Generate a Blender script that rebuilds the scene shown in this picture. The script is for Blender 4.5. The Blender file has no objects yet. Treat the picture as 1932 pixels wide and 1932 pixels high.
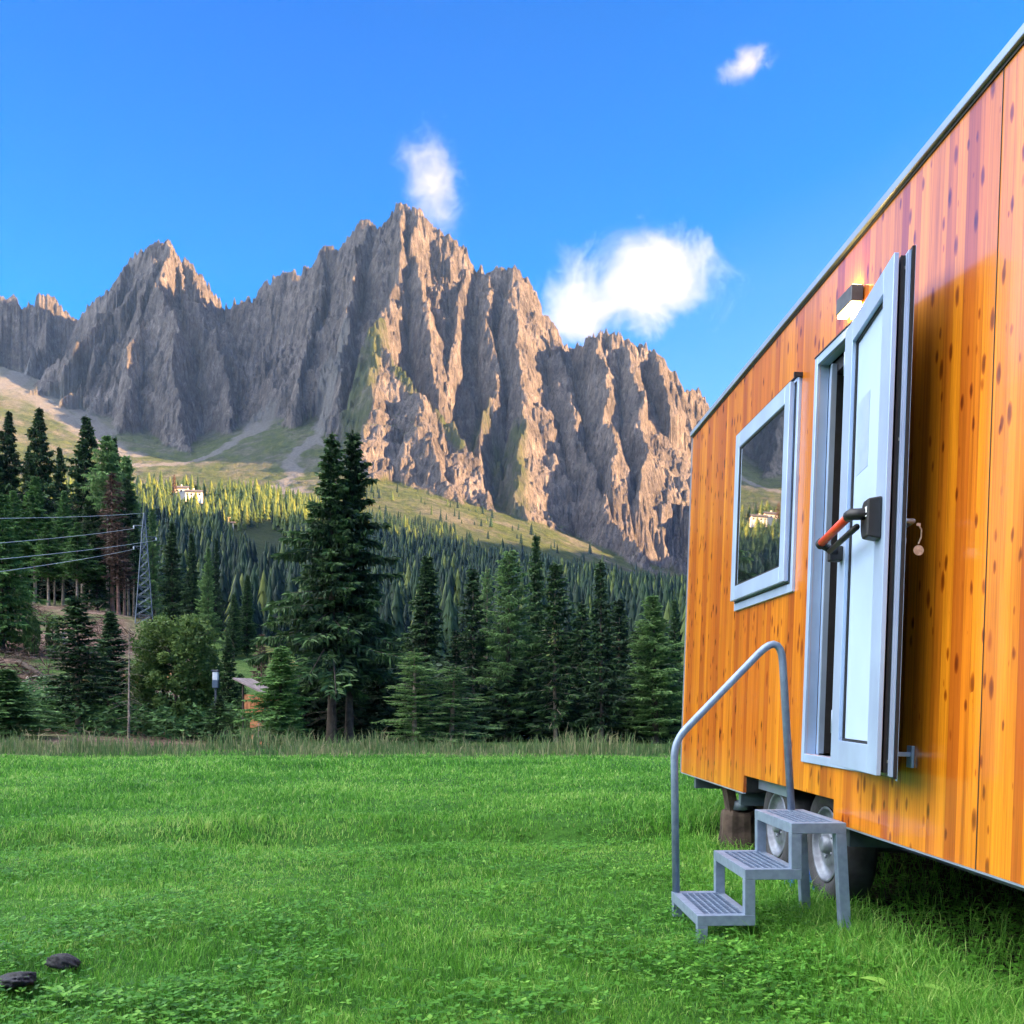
import bpy, math, random
import numpy as np
from mathutils import Vector, Matrix
F = 1932.0
EYE = 1.10
rng = np.random.default_rng(7)
S = bpy.context.scene
COL = S.collection

# ------------------------------------------------------------------ scene set-up
cam = bpy.data.objects.new('camera', bpy.data.cameras.new('camera'))
COL.objects.link(cam)
cam.location = (0, 0, EYE)
cam.rotation_euler = (math.pi / 2, 0, 0)
cam.data.sensor_width = 36
cam.data.lens = 36
cam.data.shift_y = 0.1858
cam.data.clip_end = 30000
cam.data.clip_start = 0.05
S.camera = cam
S.view_settings.view_transform = 'Standard'
S.view_settings.look = 'None'
S.view_settings.gamma = 1
S.view_settings.exposure = 3.12
S.cycles.max_bounces = 6
S.cycles.diffuse_bounces = 3
S.cycles.glossy_bounces = 3
S.cycles.transmission_bounces = 4
S.cycles.transparent_max_bounces = 8
S.cycles.volume_bounces = 0
S.cycles.use_denoising = True
try:
    S.cycles.denoiser = 'OPENIMAGEDENOISE'
except Exception:
    pass
S.cycles.volume_step_rate = 1.2
S.cycles.volume_max_steps = 128

SUN_EL = math.radians(12)
SUN_AZ = Vector((0.982, -0.19, 0)).normalized()
sun_dir = Vector((SUN_AZ.x * math.cos(SUN_EL), SUN_AZ.y * math.cos(SUN_EL), math.sin(SUN_EL)))
sl = bpy.data.lights.new('sun', 'SUN')
sl.energy = 5.0
sl.angle = math.radians(0.5)
sl.color = (1.0, 0.61, 0.29)
so = bpy.data.objects.new('sun', sl)
COL.objects.link(so)
so.rotation_euler = sun_dir.to_track_quat('Z', 'Y').to_euler()

W = bpy.data.worlds.new('World')
S.world = W
W.use_nodes = True
wt = W.node_tree
for n in list(wt.nodes):
    wt.nodes.remove(n)
wo = wt.nodes.new('ShaderNodeOutputWorld')
wb = wt.nodes.new('ShaderNodeBackground')
ws = wt.nodes.new('ShaderNodeTexSky')
ws.sky_type = 'NISHITA'
ws.sun_disc = False
ws.sun_elevation = SUN_EL
ws.sun_rotation = math.atan2(SUN_AZ.x, SUN_AZ.y)
ws.altitude = 1500
ws.air_density = 1.3
ws.dust_density = 2.2
ws.ozone_density = 2.5
whs = wt.nodes.new('ShaderNodeHueSaturation')
whs.inputs['Saturation'].default_value = 1.4
wtm = wt.nodes.new('ShaderNodeVectorMath'); wtm.operation = 'MULTIPLY'
wt.links.new(ws.outputs[0], wtm.inputs[0])
wt.links.new(wtm.outputs[0], whs.inputs['Color'])
# clearer, deeper blue away from the sun, paler toward the horizon and the sun
# added cloud-like bank, out of frame high on the left, as white fill light
wtc = wt.nodes.new('ShaderNodeTexCoord'); wsx = wt.nodes.new('ShaderNodeSeparateXYZ')
wt.links.new(wtc.outputs['Generated'], wsx.inputs[0])
def mrange(src, a, b, c=0.0, d=1.0):
    n = wt.nodes.new('ShaderNodeMapRange'); n.interpolation_type = 'SMOOTHSTEP'
    wt.links.new(src, n.inputs[0])
    for i, v in zip((1, 2, 3, 4), (a, b, c, d)): n.inputs[i].default_value = v
    return n.outputs[0]
wel = wt.nodes.new('ShaderNodeMath'); wel.operation = 'MULTIPLY_ADD'
wt.links.new(wsx.outputs['X'], wel.inputs[0]); wel.inputs[1].default_value = -0.42; wt.links.new(wsx.outputs['Z'], wel.inputs[2])
wcm = wt.nodes.new('ShaderNodeMix'); wcm.data_type = 'RGBA'
wt.links.new(mrange(wel.outputs[0], 0.20, 0.85), wcm.inputs[0])
wcm.inputs[6].default_value = (0.85, 0.78, 0.90, 1); wcm.inputs[7].default_value = (0.015, 0.32, 0.84, 1)
wt.links.new(wcm.outputs[2], wtm.inputs[1])
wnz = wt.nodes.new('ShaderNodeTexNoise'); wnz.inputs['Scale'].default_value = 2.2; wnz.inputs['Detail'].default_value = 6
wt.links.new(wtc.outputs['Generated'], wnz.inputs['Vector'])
def wmul(a, b):
    n = wt.nodes.new('ShaderNodeMath'); n.operation = 'MULTIPLY'
    wt.links.new(a, n.inputs[0]); wt.links.new(b, n.inputs[1]); return n.outputs[0]
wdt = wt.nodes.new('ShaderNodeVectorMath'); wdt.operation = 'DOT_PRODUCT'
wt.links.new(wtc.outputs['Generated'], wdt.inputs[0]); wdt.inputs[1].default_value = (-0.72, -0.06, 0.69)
fill_mask = wmul(wmul(mrange(wdt.outputs['Value'], 0.62, 0.84), mrange(wsx.outputs['Z'], 0.02, 0.2)), mrange(wnz.outputs['Fac'], 0.30, 0.50))
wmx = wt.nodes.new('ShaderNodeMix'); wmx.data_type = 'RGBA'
wt.links.new(fill_mask, wmx.inputs[0]); wt.links.new(whs.outputs[0], wmx.inputs[6]); wmx.inputs[7].default_value = (14.0, 14.2, 14.6, 1)
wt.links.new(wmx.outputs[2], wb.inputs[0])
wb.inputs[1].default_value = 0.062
wt.links.new(wb.outputs[0], wo.inputs[0])

# ------------------------------------------------------------------ materials
def mat(name):
    m = bpy.data.materials.new(name)
    m.use_nodes = True
    nt = m.node_tree
    for n in list(nt.nodes):
        nt.nodes.remove(n)
    out = nt.nodes.new('ShaderNodeOutputMaterial')
    return m, nt, out

def N(nt, t, **kw):
    n = nt.nodes.new(t)
    for k, v in kw.items():
        if k.startswith('i_'):
            n.inputs[k[2:].replace('_', ' ')].default_value = v
        else:
            setattr(n, k, v)
    return n

def L(nt, a, b):
    nt.links.new(a, b)

def ramp(nt, fac, stops, interp='LINEAR'):
    r = nt.nodes.new('ShaderNodeValToRGB')
    r.color_ramp.interpolation = interp
    el = r.color_ramp.elements
    while len(el) < len(stops):
        el.new(0.5)
    for e, (p, c) in zip(el, stops):
        e.position = p
        e.color = (c[0], c[1], c[2], 1) if len(c) == 3 else c
    L(nt, fac, r.inputs[0])
    return r.outputs[0]

def mix(nt, fac, a, b, mode='MIX'):
    n = nt.nodes.new('ShaderNodeMix')
    n.data_type = 'RGBA'
    n.blend_type = mode
    for s, v in ((n.inputs[0], fac), (n.inputs[6], a), (n.inputs[7], b)):
        if isinstance(v, (int, float)):
            s.default_value = v
        elif isinstance(v, tuple):
            s.default_value = (v[0], v[1], v[2], 1)
        else:
            L(nt, v, s)
    return n.outputs[2]

def noise(nt, scale, coord=None, detail=4, rough=0.55, mp=None, dist=0.0):
    n = N(nt, 'ShaderNodeTexNoise')
    n.inputs['Scale'].default_value = scale
    n.inputs['Detail'].default_value = detail
    n.inputs['Roughness'].default_value = rough
    n.inputs['Distortion'].default_value = dist
    if coord is None:
        tc = N(nt, 'ShaderNodeTexCoord')
        coord = tc.outputs['Object']
    if mp is not None:
        m = N(nt, 'ShaderNodeMapping')
        m.inputs['Scale'].default_value = mp
        L(nt, coord, m.inputs[0])
        coord = m.outputs[0]
    L(nt, coord, n.inputs['Vector'])
    return n.outputs['Fac']

def simple(name, c1, c2=None, rough=0.6, metal=0.0, scale=8.0, bump=0.0, bscale=60.0, spec=0.5, coat=0.0):
    m, nt, out = mat(name)
    b = N(nt, 'ShaderNodeBsdfPrincipled')
    b.inputs['Roughness'].default_value = rough
    b.inputs['Metallic'].default_value = metal
    b.inputs['Specular IOR Level'].default_value = spec
    b.inputs['Coat Weight'].default_value = coat
    if c2 is None:
        c2 = tuple(x * 0.75 for x in c1)
    f = noise(nt, scale)
    L(nt, ramp(nt, f, [(0.35, c2), (0.65, c1)]), b.inputs['Base Color'])
    if bump:
        bn = N(nt, 'ShaderNodeBump')
        bn.inputs['Strength'].default_value = bump
        bn.inputs['Distance'].default_value = 0.01
        L(nt, noise(nt, bscale), bn.inputs['Height'])
        L(nt, bn.outputs[0], b.inputs['Normal'])
    L(nt, b.outputs[0], out.inputs[0])
    return m

def foliage(name, stops, trans=0.25, rough=0.7, nscale=0.35):
    m, nt, out = mat(name)
    at = N(nt, 'ShaderNodeAttribute', attribute_name='tint')
    oi = N(nt, 'ShaderNodeObjectInfo')
    ma = N(nt, 'ShaderNodeMath', operation='MULTIPLY_ADD')
    L(nt, oi.outputs['Random'], ma.inputs[0])
    ma.inputs[1].default_value = 0.25
    L(nt, at.outputs['Fac'], ma.inputs[2])
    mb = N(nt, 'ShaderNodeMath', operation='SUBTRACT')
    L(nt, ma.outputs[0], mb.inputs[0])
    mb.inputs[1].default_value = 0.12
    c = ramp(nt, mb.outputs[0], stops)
    b = N(nt, 'ShaderNodeBsdfPrincipled')
    b.inputs['Roughness'].default_value = rough
    b.inputs['Specular IOR Level'].default_value = 0.25
    L(nt, c, b.inputs['Base Color'])
    t = N(nt, 'ShaderNodeBsdfTranslucent')
    L(nt, c, t.inputs[0])
    ms = N(nt, 'ShaderNodeMixShader')
    ms.inputs[0].default_value = trans
    L(nt, b.outputs[0], ms.inputs[1])
    L(nt, t.outputs[0], ms.inputs[2])
    L(nt, ms.outputs[0], out.inputs[0])
    return m

M = {}
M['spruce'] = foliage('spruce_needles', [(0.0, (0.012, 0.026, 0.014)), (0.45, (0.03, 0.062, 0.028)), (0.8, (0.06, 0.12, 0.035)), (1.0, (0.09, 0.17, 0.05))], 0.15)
M['spruce_bright'] = foliage('bright_spruce_needles', [(0.0, (0.03, 0.07, 0.022)), (0.45, (0.075, 0.16, 0.045)), (0.8, (0.12, 0.24, 0.06)), (1.0, (0.16, 0.3, 0.07))], 0.2)
M['larch'] = foliage('larch_needles', [(0.0, (0.05, 0.10, 0.035)), (0.4, (0.11, 0.20, 0.07)), (0.8, (0.17, 0.29, 0.09)), (1.0, (0.22, 0.35, 0.11))], 0.35)
M['leaf'] = foliage('bush_leaves', [(0.0, (0.04, 0.075, 0.022)), (0.45, (0.09, 0.15, 0.035)), (0.8, (0.14, 0.21, 0.05)), (1.0, (0.18, 0.25, 0.06))], 0.25)
M['farwood'] = foliage('far_wood', [(0.0, (0.008, 0.025, 0.014)), (0.4, (0.022, 0.055, 0.02)), (0.75, (0.09, 0.13, 0.028)), (1.0, (0.17, 0.19, 0.04))], 0.25)
M['dry'] = foliage('dry_twigs', [(0.0, (0.05, 0.03, 0.02)), (1.0, (0.16, 0.10, 0.07))], 0.1)
M['strawgrass'] = foliage('straw_grass', [(0.0, (0.04, 0.10, 0.03)), (0.45, (0.09, 0.16, 0.05)), (0.8, (0.2, 0.21, 0.09)), (1.0, (0.36, 0.31, 0.17))], 0.3)
M['grass'] = foliage('grass_blades', [(0.0, (0.03, 0.12, 0.012)), (0.35, (0.075, 0.25, 0.025)), (0.7, (0.165, 0.40, 0.05)), (0.9, (0.28, 0.50, 0.09)), (1.0, (0.38, 0.52, 0.14))], 0.4, 0.5)
M['redleaf'] = foliage('red_leaves', [(0.0, (0.25, 0.04, 0.03)), (1.0, (0.55, 0.14, 0.12))], 0.2)
M['bark'] = simple('bark', (0.12, 0.095, 0.075), (0.05, 0.038, 0.03), 0.9, scale=3, bump=0.6, bscale=15, spec=0.2)
M['palebark'] = simple('pale_bark', (0.42, 0.33, 0.25), (0.2, 0.145, 0.11), 0.9, scale=2.5, bump=0.5, bscale=15, spec=0.2)
M['redbark'] = simple('reddish_bark', (0.36, 0.2, 0.14), (0.17, 0.09, 0.07), 0.9, scale=2.5, spec=0.2)
M['log'] = simple('weathered_log', (0.5, 0.4, 0.32), (0.28, 0.21, 0.16), 0.9, scale=2, spec=0.2)
M['darklog'] = simple('dark_log', (0.09, 0.065, 0.05), (0.03, 0.022, 0.018), 0.95, scale=6, bump=1.0, bscale=20, spec=0.2)
M['galv'] = simple('galvanised_steel', (0.24, 0.31, 0.42), (0.18, 0.235, 0.33), 0.45, 0.4, scale=25, bump=0.08, bscale=200)
M['alu'] = simple('silver_aluminium', (0.42, 0.55, 0.76), (0.35, 0.46, 0.65), 0.35, 0.35, scale=3)
M['alu2'] = simple('grey_aluminium', (0.32, 0.40, 0.52), (0.26, 0.33, 0.43), 0.38, 0.5, scale=3)
M['panel'] = simple('white_door_panel', (0.40, 0.53, 0.72), (0.35, 0.47, 0.65), 0.4, 0, scale=1.5)
M['film'] = simple('pale_film', (0.35, 0.45, 0.66), (0.30, 0.40, 0.60), 0.3, 0, scale=18)
M['black'] = simple('black_rubber', (0.012, 0.012, 0.014), (0.006, 0.006, 0.007), 0.55, 0, scale=30)
M['redbar'] = simple('red_plastic', (0.72, 0.075, 0.03), (0.6, 0.05, 0.02), 0.35, 0, scale=5)
M['lampmetal'] = simple('anthracite_metal', (0.10, 0.105, 0.115), (0.07, 0.073, 0.08), 0.5, 0.3, scale=20)
M['tyre'] = simple('tyre_rubber', (0.035, 0.036, 0.042), (0.02, 0.02, 0.024), 0.8, 0, scale=20, bump=0.3)
M['rim'] = simple('wheel_steel', (0.20, 0.23, 0.28), (0.09, 0.10, 0.13), 0.45, 0.35, scale=12)
M['chassis'] = simple('chassis_paint', (0.11, 0.15, 0.19), (0.06, 0.08, 0.1), 0.5, 0.3, scale=6)
M['inside'] = simple('interior_board', (0.30, 0.26, 0.23), (0.2, 0.17, 0.15), 0.6, scale=3)
M['brass'] = simple('key_metal', (0.6, 0.56, 0.48), (0.35, 0.32, 0.27), 0.35, 0.8, scale=60)
M['bluep'] = simple('blue_plastic', (0.03, 0.16, 0.7), (0.02, 0.1, 0.5), 0.4, scale=5)
M['stone'] = simple('dark_stone', (0.028, 0.028, 0.034), (0.008, 0.008, 0.01), 0.9, scale=14, bump=1, bscale=30)
M['plaster'] = simple('white_plaster', (0.75, 0.7, 0.62), (0.6, 0.55, 0.5), 0.8, scale=0.3)
M['darkroof'] = simple('dark_roof', (0.09, 0.07, 0.065), (0.05, 0.04, 0.035), 0.8, scale=0.5)
M['windark'] = simple('dark_window', (0.04, 0.05, 0.06), (0.02, 0.025, 0.03), 0.2, scale=1)
M['orangewood'] = simple('orange_boards', (0.62, 0.24, 0.09), (0.4, 0.14, 0.055), 0.7, scale=4)
M['greyboard'] = simple('grey_boards', (0.34, 0.26, 0.24), (0.2, 0.15, 0.14), 0.8, scale=4)
M['white'] = simple('white_paint', (0.8, 0.82, 0.85), (0.7, 0.72, 0.76), 0.5, scale=4)
M['pylon'] = simple('pylon_steel', (0.13, 0.17, 0.22), (0.09, 0.12, 0.16), 0.5, 0.5, scale=2)
M['cable'] = simple('cable_metal', (0.5, 0.52, 0.5), (0.4, 0.42, 0.4), 0.5, 0.3, scale=1)
M['yellowsteel'] = simple('yellow_steel', (0.55, 0.45, 0.2), (0.45, 0.36, 0.15), 0.5, 0.2, scale=1)

def wood_material():
    m, nt, out = mat('varnished_larch_boards')
    tc = N(nt, 'ShaderNodeTexCoord')
    sx = N(nt, 'ShaderNodeSeparateXYZ')
    L(nt, tc.outputs['Object'], sx.inputs[0])
    # board index, boards of uneven width: warp y by a slow noise
    wn = N(nt, 'ShaderNodeTexNoise', noise_dimensions='1D')
    wn.inputs['Scale'].default_value = 1.7
    L(nt, sx.outputs['Y'], wn.inputs['W'])
    wa = N(nt, 'ShaderNodeMath', operation='MULTIPLY_ADD')
    L(nt, wn.outputs[0], wa.inputs[0]); wa.inputs[1].default_value = 0.35
    L(nt, sx.outputs['Y'], wa.inputs[2])
    bd = N(nt, 'ShaderNodeMath', operation='DIVIDE')
    L(nt, wa.outputs[0], bd.inputs[0]); bd.inputs[1].default_value = 0.092
    fl = N(nt, 'ShaderNodeMath', operation='FLOOR')
    L(nt, bd.outputs[0], fl.inputs[0])
    fr = N(nt, 'ShaderNodeMath', operation='FRACT')
    L(nt, bd.outputs[0], fr.inputs[0])
    wh = N(nt, 'ShaderNodeTexWhiteNoise', noise_dimensions='1D')
    L(nt, fl.outputs[0], wh.inputs['W'])
    # per board shifted coords
    cmb = N(nt, 'ShaderNodeCombineXYZ')
    zs = N(nt, 'ShaderNodeMath', operation='MULTIPLY_ADD')
    L(nt, wh.outputs[0], zs.inputs[0]); zs.inputs[1].default_value = 37.0
    L(nt, sx.outputs['Z'], zs.inputs[2])
    L(nt, fl.outputs[0], cmb.inputs[0]); L(nt, sx.outputs['Y'], cmb.inputs[1]); L(nt, zs.outputs[0], cmb.inputs[2])
    g1 = noise(nt, 1, cmb.outputs[0], 6, 0.65, (0.37, 55, 1.1), 0.6)
    g2 = noise(nt, 1, cmb.outputs[0], 3, 0.5, (0.37, 9, 0.55))
    g3 = noise(nt, 1, cmb.outputs[0], 4, 0.7, (0.37, 170, 4))
    base = ramp(nt, wh.outputs[0], [(0.0, (0.66, 0.215, 0.010)), (0.35, (0.74, 0.265, 0.012)), (0.62, (0.58, 0.165, 0.010)), (0.88, (0.44, 0.105, 0.009)), (1.0, (0.68, 0.23, 0.012))])
    gr = ramp(nt, g1, [(0.3, (0.5, 0.42, 0.35)), (0.5, (0.95, 0.92, 0.9)), (0.7, (1.15, 1.1, 1.05))])
    c = mix(nt, 0.75, base, gr, 'MULTIPLY')
    gg = ramp(nt, g2, [(0.35, (0.68, 0.55, 0.5)), (0.6, (1.1, 1.08, 1.0))])
    c = mix(nt, 0.7, c, gg, 'MULTIPLY')
    g4 = ramp(nt, g3, [(0.35, (0.8, 0.75, 0.7)), (0.6, (1.05, 1.05, 1.05))])
    c = mix(nt, 0.6, c, g4, 'MULTIPLY')
    # knots, two sizes
    for sc_, thr, st, seed in ((6.5, 0.24, 0.42, 3.1), (10.0, 0.30, 0.46, 7.7), (16.0, 0.34, 0.40, 1.9)):
        vm = N(nt, 'ShaderNodeMapping')
        vm.inputs['Scale'].default_value = (0, sc_, sc_ * st)
        vm.inputs['Location'].default_value = (seed, seed, seed)
        L(nt, tc.outputs['Object'], vm.inputs[0])
        dn = N(nt, 'ShaderNodeTexNoise'); dn.inputs['Scale'].default_value = 3.0
        L(nt, vm.outputs[0], dn.inputs['Vector'])
        va = N(nt, 'ShaderNodeVectorMath', operation='MULTIPLY_ADD')
        L(nt, dn.outputs['Color'], va.inputs[0]); va.inputs[1].default_value = (0.0, 0.13, 0.13)
        L(nt, vm.outputs[0], va.inputs[2])
        vo = N(nt, 'ShaderNodeTexVoronoi'); vo.inputs['Scale'].default_value = 1.0
        L(nt, va.outputs[0], vo.inputs['Vector'])
        sp = N(nt, 'ShaderNodeSeparateColor'); L(nt, vo.outputs['Color'], sp.inputs[0])
        # knot size varies per cell
        rq = N(nt, 'ShaderNodeMath', operation='POWER'); L(nt, sp.outputs[0], rq.inputs[0]); rq.inputs[1].default_value = 2.6
        rs = N(nt, 'ShaderNodeMath', operation='MULTIPLY'); L(nt, rq.outputs[0], rs.inputs[0]); rs.inputs[1].default_value = thr
        dv = N(nt, 'ShaderNodeMath', operation='DIVIDE'); L(nt, vo.outputs['Distance'], dv.inputs[0]); L(nt, rs.outputs[0], dv.inputs[1])
        kn = ramp(nt, dv.outputs[0], [(0.0, (0.16, 0.09, 0.07)), (0.5, (0.3, 0.17, 0.12)), (0.8, (0.62, 0.45, 0.36)), (1.0, (1, 1, 1))])
        c = mix(nt, 0.9, c, kn, 'MULTIPLY')
    # thin joint lines
    jl = ramp(nt, fr.outputs[0], [(0.0, (0.55, 0.45, 0.4)), (0.035, (1, 1, 1)), (0.97, (1, 1, 1)), (1.0, (0.7, 0.6, 0.55))])
    c = mix(nt, 0.85, c, jl, 'MULTIPLY')
    b = N(nt, 'ShaderNodeBsdfPrincipled')
    L(nt, c, b.inputs['Base Color'])
    b.inputs['Roughness'].default_value = 0.42
    b.inputs['Specular IOR Level'].default_value = 0.1
    b.inputs['Coat Weight'].default_value = 1.0
    b.inputs['Coat IOR'].default_value = 2.0
    b.inputs['Coat Roughness'].default_value = 0.17
    bn = N(nt, 'ShaderNodeBump'); bn.inputs['Strength'].default_value = 0.12; bn.inputs['Distance'].default_value = 0.004
    L(nt, g3, bn.inputs['Height'])
    L(nt, bn.outputs[0], b.inputs['Normal'])
    L(nt, b.outputs[0], out.inputs[0])
    return m
M['wood'] = wood_material()

def glass_material():
    m, nt, out = mat('dark_reflective_glass')
    b = N(nt, 'ShaderNodeBsdfPrincipled')
    L(nt, ramp(nt, noise(nt, 1.0), [(0.3, (0.012, 0.016, 0.02)), (0.7, (0.02, 0.026, 0.03))]), b.inputs['Base Color'])
    b.inputs['Roughness'].default_value = 0.015
    b.inputs['IOR'].default_value = 4.2
    b.inputs['Specular IOR Level'].default_value = 1.0
    L(nt, b.outputs[0], out.inputs[0])
    return m
M['glass'] = glass_material()

def emit_material():
    m, nt, out = mat('lamp_glow')
    e = N(nt, 'ShaderNodeEmission')
    L(nt, ramp(nt, noise(nt, 5), [(0.2, (1.0, 0.5, 0.12)), (0.8, (1.0, 0.58, 0.17))]), e.inputs[0])
    e.inputs[1].default_value = 9.0
    L(nt, e.outputs[0], out.inputs[0])
    return m
M['glow'] = emit_material()

def lawn_material():
    m, nt, out = mat('meadow_soil_and_turf')
    b = N(nt, 'ShaderNodeBsdfPrincipled')
    b.inputs['Roughness'].default_value = 0.9
    b.inputs['Specular IOR Level'].default_value = 0.1
    f = noise(nt, 0.45, detail=6)
    g = noise(nt, 14, detail=8, rough=0.7)
    c1 = ramp(nt, f, [(0.3, (0.028, 0.09, 0.012)), (0.55, (0.05, 0.15, 0.022)), (0.75, (0.08, 0.19, 0.03))])
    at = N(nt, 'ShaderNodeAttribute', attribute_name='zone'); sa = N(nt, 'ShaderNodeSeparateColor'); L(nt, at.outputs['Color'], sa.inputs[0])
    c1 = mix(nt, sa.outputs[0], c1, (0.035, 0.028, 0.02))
    c2 = ramp(nt, g, [(0.3, (0.3, 0.35, 0.3)), (0.7, (1.1, 1.1, 1.0))])
    L(nt, mix(nt, 0.8, c1, c2, 'MULTIPLY'), b.inputs['Base Color'])
    bn = N(nt, 'ShaderNodeBump'); bn.inputs['Strength'].default_value = 0.8; bn.inputs['Distance'].default_value = 0.03
    L(nt, g, bn.inputs['Height']); L(nt, bn.outputs[0], b.inputs['Normal'])
    L(nt, b.outputs[0], out.inputs[0])
    return m
M['lawn'] = lawn_material()

def hillside_material():
    m, nt, out = mat('cleared_hillside')
    b = N(nt, 'ShaderNodeBsdfPrincipled')
    b.inputs['Roughness'].default_value = 0.95
    b.inputs['Specular IOR Level'].default_value = 0.1
    a = N(nt, 'ShaderNodeAttribute', attribute_name='zone')
    s = N(nt, 'ShaderNodeSeparateColor'); L(nt, a.outputs['Color'], s.inputs[0])
    n1 = noise(nt, 0.12, detail=6, rough=0.65)
    n2 = noise(nt, 0.9, detail=8, rough=0.75)
    brash = ramp(nt, n2, [(0.3, (0.09, 0.05, 0.035)), (0.5, (0.22, 0.135, 0.10)), (0.68, (0.36, 0.25, 0.19)), (0.8, (0.12, 0.17, 0.04))])
    green = ramp(nt, n2, [(0.3, (0.04, 0.09, 0.02)), (0.55, (0.1, 0.17, 0.04)), (0.75, (0.17, 0.22, 0.06))])
    k = N(nt, 'ShaderNodeMath', operation='GREATER_THAN'); L(nt, n1, k.inputs[0]); k.inputs[1].default_value = 0.55
    patch = ramp(nt, n1, [(0.48, (0, 0, 0)), (0.58, (1, 1, 1))])
    c = mix(nt, patch, brash, green)
    c = mix(nt, s.outputs[0], c, green)
    yel = ramp(nt, n2, [(0.3, (0.22, 0.2, 0.05)), (0.7, (0.45, 0.36, 0.1))])
    c = mix(nt, s.outputs[1], c, yel)
    org = ramp(nt, n2, [(0.3, (0.3, 0.14, 0.04)), (0.7, (0.5, 0.26, 0.08))])
    c = mix(nt, s.outputs[2], c, org)
    L(nt, c, b.inputs['Base Color'])
    bn = N(nt, 'ShaderNodeBump'); bn.inputs['Strength'].default_value = 1.0; bn.inputs['Distance'].default_value = 0.6
    L(nt, n2, bn.inputs['Height']); L(nt, bn.outputs[0], b.inputs['Normal'])
    L(nt, b.outputs[0], out.inputs[0])
    return m
M['hillside'] = hillside_material()

def rock_material():
    m, nt, out = mat('dolomite_rock_scree_and_alp')
    b = N(nt, 'ShaderNodeBsdfPrincipled')
    b.inputs['Roughness'].default_value = 0.95
    b.inputs['Specular IOR Level'].default_value = 0.1
    a = N(nt, 'ShaderNodeAttribute', attribute_name='zone')
    s = N(nt, 'ShaderNodeSeparateColor'); L(nt, a.outputs['Color'], s.inputs[0])
    geo = N(nt, 'ShaderNodeNewGeometry')
    pos = geo.outputs['Position']
    n1 = noise(nt, 0.012, pos, 8, 0.7, None, 0.4)
    n2 = noise(nt, 0.05, pos, 8, 0.75, (1.0, 1.0, 0.35))
    n3 = noise(nt, 0.2, pos, 5, 0.7)
    rock = ramp(nt, n1, [(0.3, (0.085, 0.078, 0.080)), (0.5, (0.150, 0.138, 0.138)), (0.7, (0.245, 0.225, 0.222))])
    n4 = noise(nt, 0.17, pos, 8, 0.8, (1.0, 1.0, 0.3), 0.8)
    streak = ramp(nt, n2, [(0.32, (0.45, 0.43, 0.43)), (0.5, (0.95, 0.93, 0.92)), (0.68, (1.35, 1.3, 1.25))])
    rock = mix(nt, 0.85, rock, streak, 'MULTIPLY')
    rock = mix(nt, 0.9, rock, ramp(nt, n4, [(0.34, (0.3, 0.29, 0.3)), (0.5, (0.95, 0.94, 0.94)), (0.64, (1.6, 1.55, 1.5))]), 'MULTIPLY')
    scree = ramp(nt, n3, [(0.3, (0.13, 0.128, 0.13)), (0.7, (0.20, 0.196, 0.197))])
    alp = ramp(nt, n2, [(0.3, (0.03, 0.045, 0.022)), (0.5, (0.065, 0.09, 0.03)), (0.72, (0.13, 0.15, 0.045))])
    alp = mix(nt, ramp(nt, n1, [(0.45, (0, 0, 0)), (0.62, (0.75, 0.75, 0.75))]), alp, mix(nt, 0.5, rock, (0.10, 0.10, 0.075)))
    wood = ramp(nt, n3, [(0.3, (0.02, 0.045, 0.02)), (0.7, (0.06, 0.09, 0.03))])
    c = mix(nt, s.outputs[0], rock, alp)
    c = mix(nt, s.outputs[2], c, wood)
    c = mix(nt, s.outputs[1], c, scree)
    L(nt, c, b.inputs['Base Color'])
    bn = N(nt, 'ShaderNodeBump'); bn.inputs['Strength'].default_value = 1.0; bn.inputs['Distance'].default_value = 14.0
    hs = N(nt, 'ShaderNodeMath', operation='ADD'); L(nt, n2, hs.inputs[0]); L(nt, n4, hs.inputs[1])
    L(nt, hs.outputs[0], bn.inputs['Height']); L(nt, bn.outputs[0], b.inputs['Normal'])
    L(nt, b.outputs[0], out.inputs[0])
    return m
M['rock'] = rock_material()

# ------------------------------------------------------------------ mesh helpers
def link(name, me, material=None, parent=None):
    o = bpy.data.objects.new(name, me)
    COL.objects.link(o)
    if material is not None and not me.materials:
        me.materials.append(material)
    if parent is not None:
        o.parent = parent
    return o

def np_mesh(name, verts, faces, smooth=False, tint=None, zone=None):
    """verts (n,3); faces (m,k) array"""
    me = bpy.data.meshes.new(name)
    verts = np.asarray(verts, np.float32); faces = np.asarray(faces, np.int32)
    k = faces.shape[1]
    me.vertices.add(len(verts)); me.vertices.foreach_set('co', verts.ravel())
    me.loops.add(faces.size); me.loops.foreach_set('vertex_index', faces.ravel())
    me.polygons.add(len(faces))
    me.polygons.foreach_set('loop_start', np.arange(0, faces.size, k, dtype=np.int32))
    if smooth:
        me.polygons.foreach_set('use_smooth', np.ones(len(faces), bool))
    me.update(calc_edges=True)
    if tint is not None:
        at = me.attributes.new('tint', 'FLOAT', 'POINT')
        at.data.foreach_set('value', np.asarray(tint, np.float32))
    if zone is not None:
        at = me.color_attributes.new('zone', 'FLOAT_COLOR', 'POINT')
        at.data.foreach_set('color', np.asarray(zone, np.float32).ravel())
    return me

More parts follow.
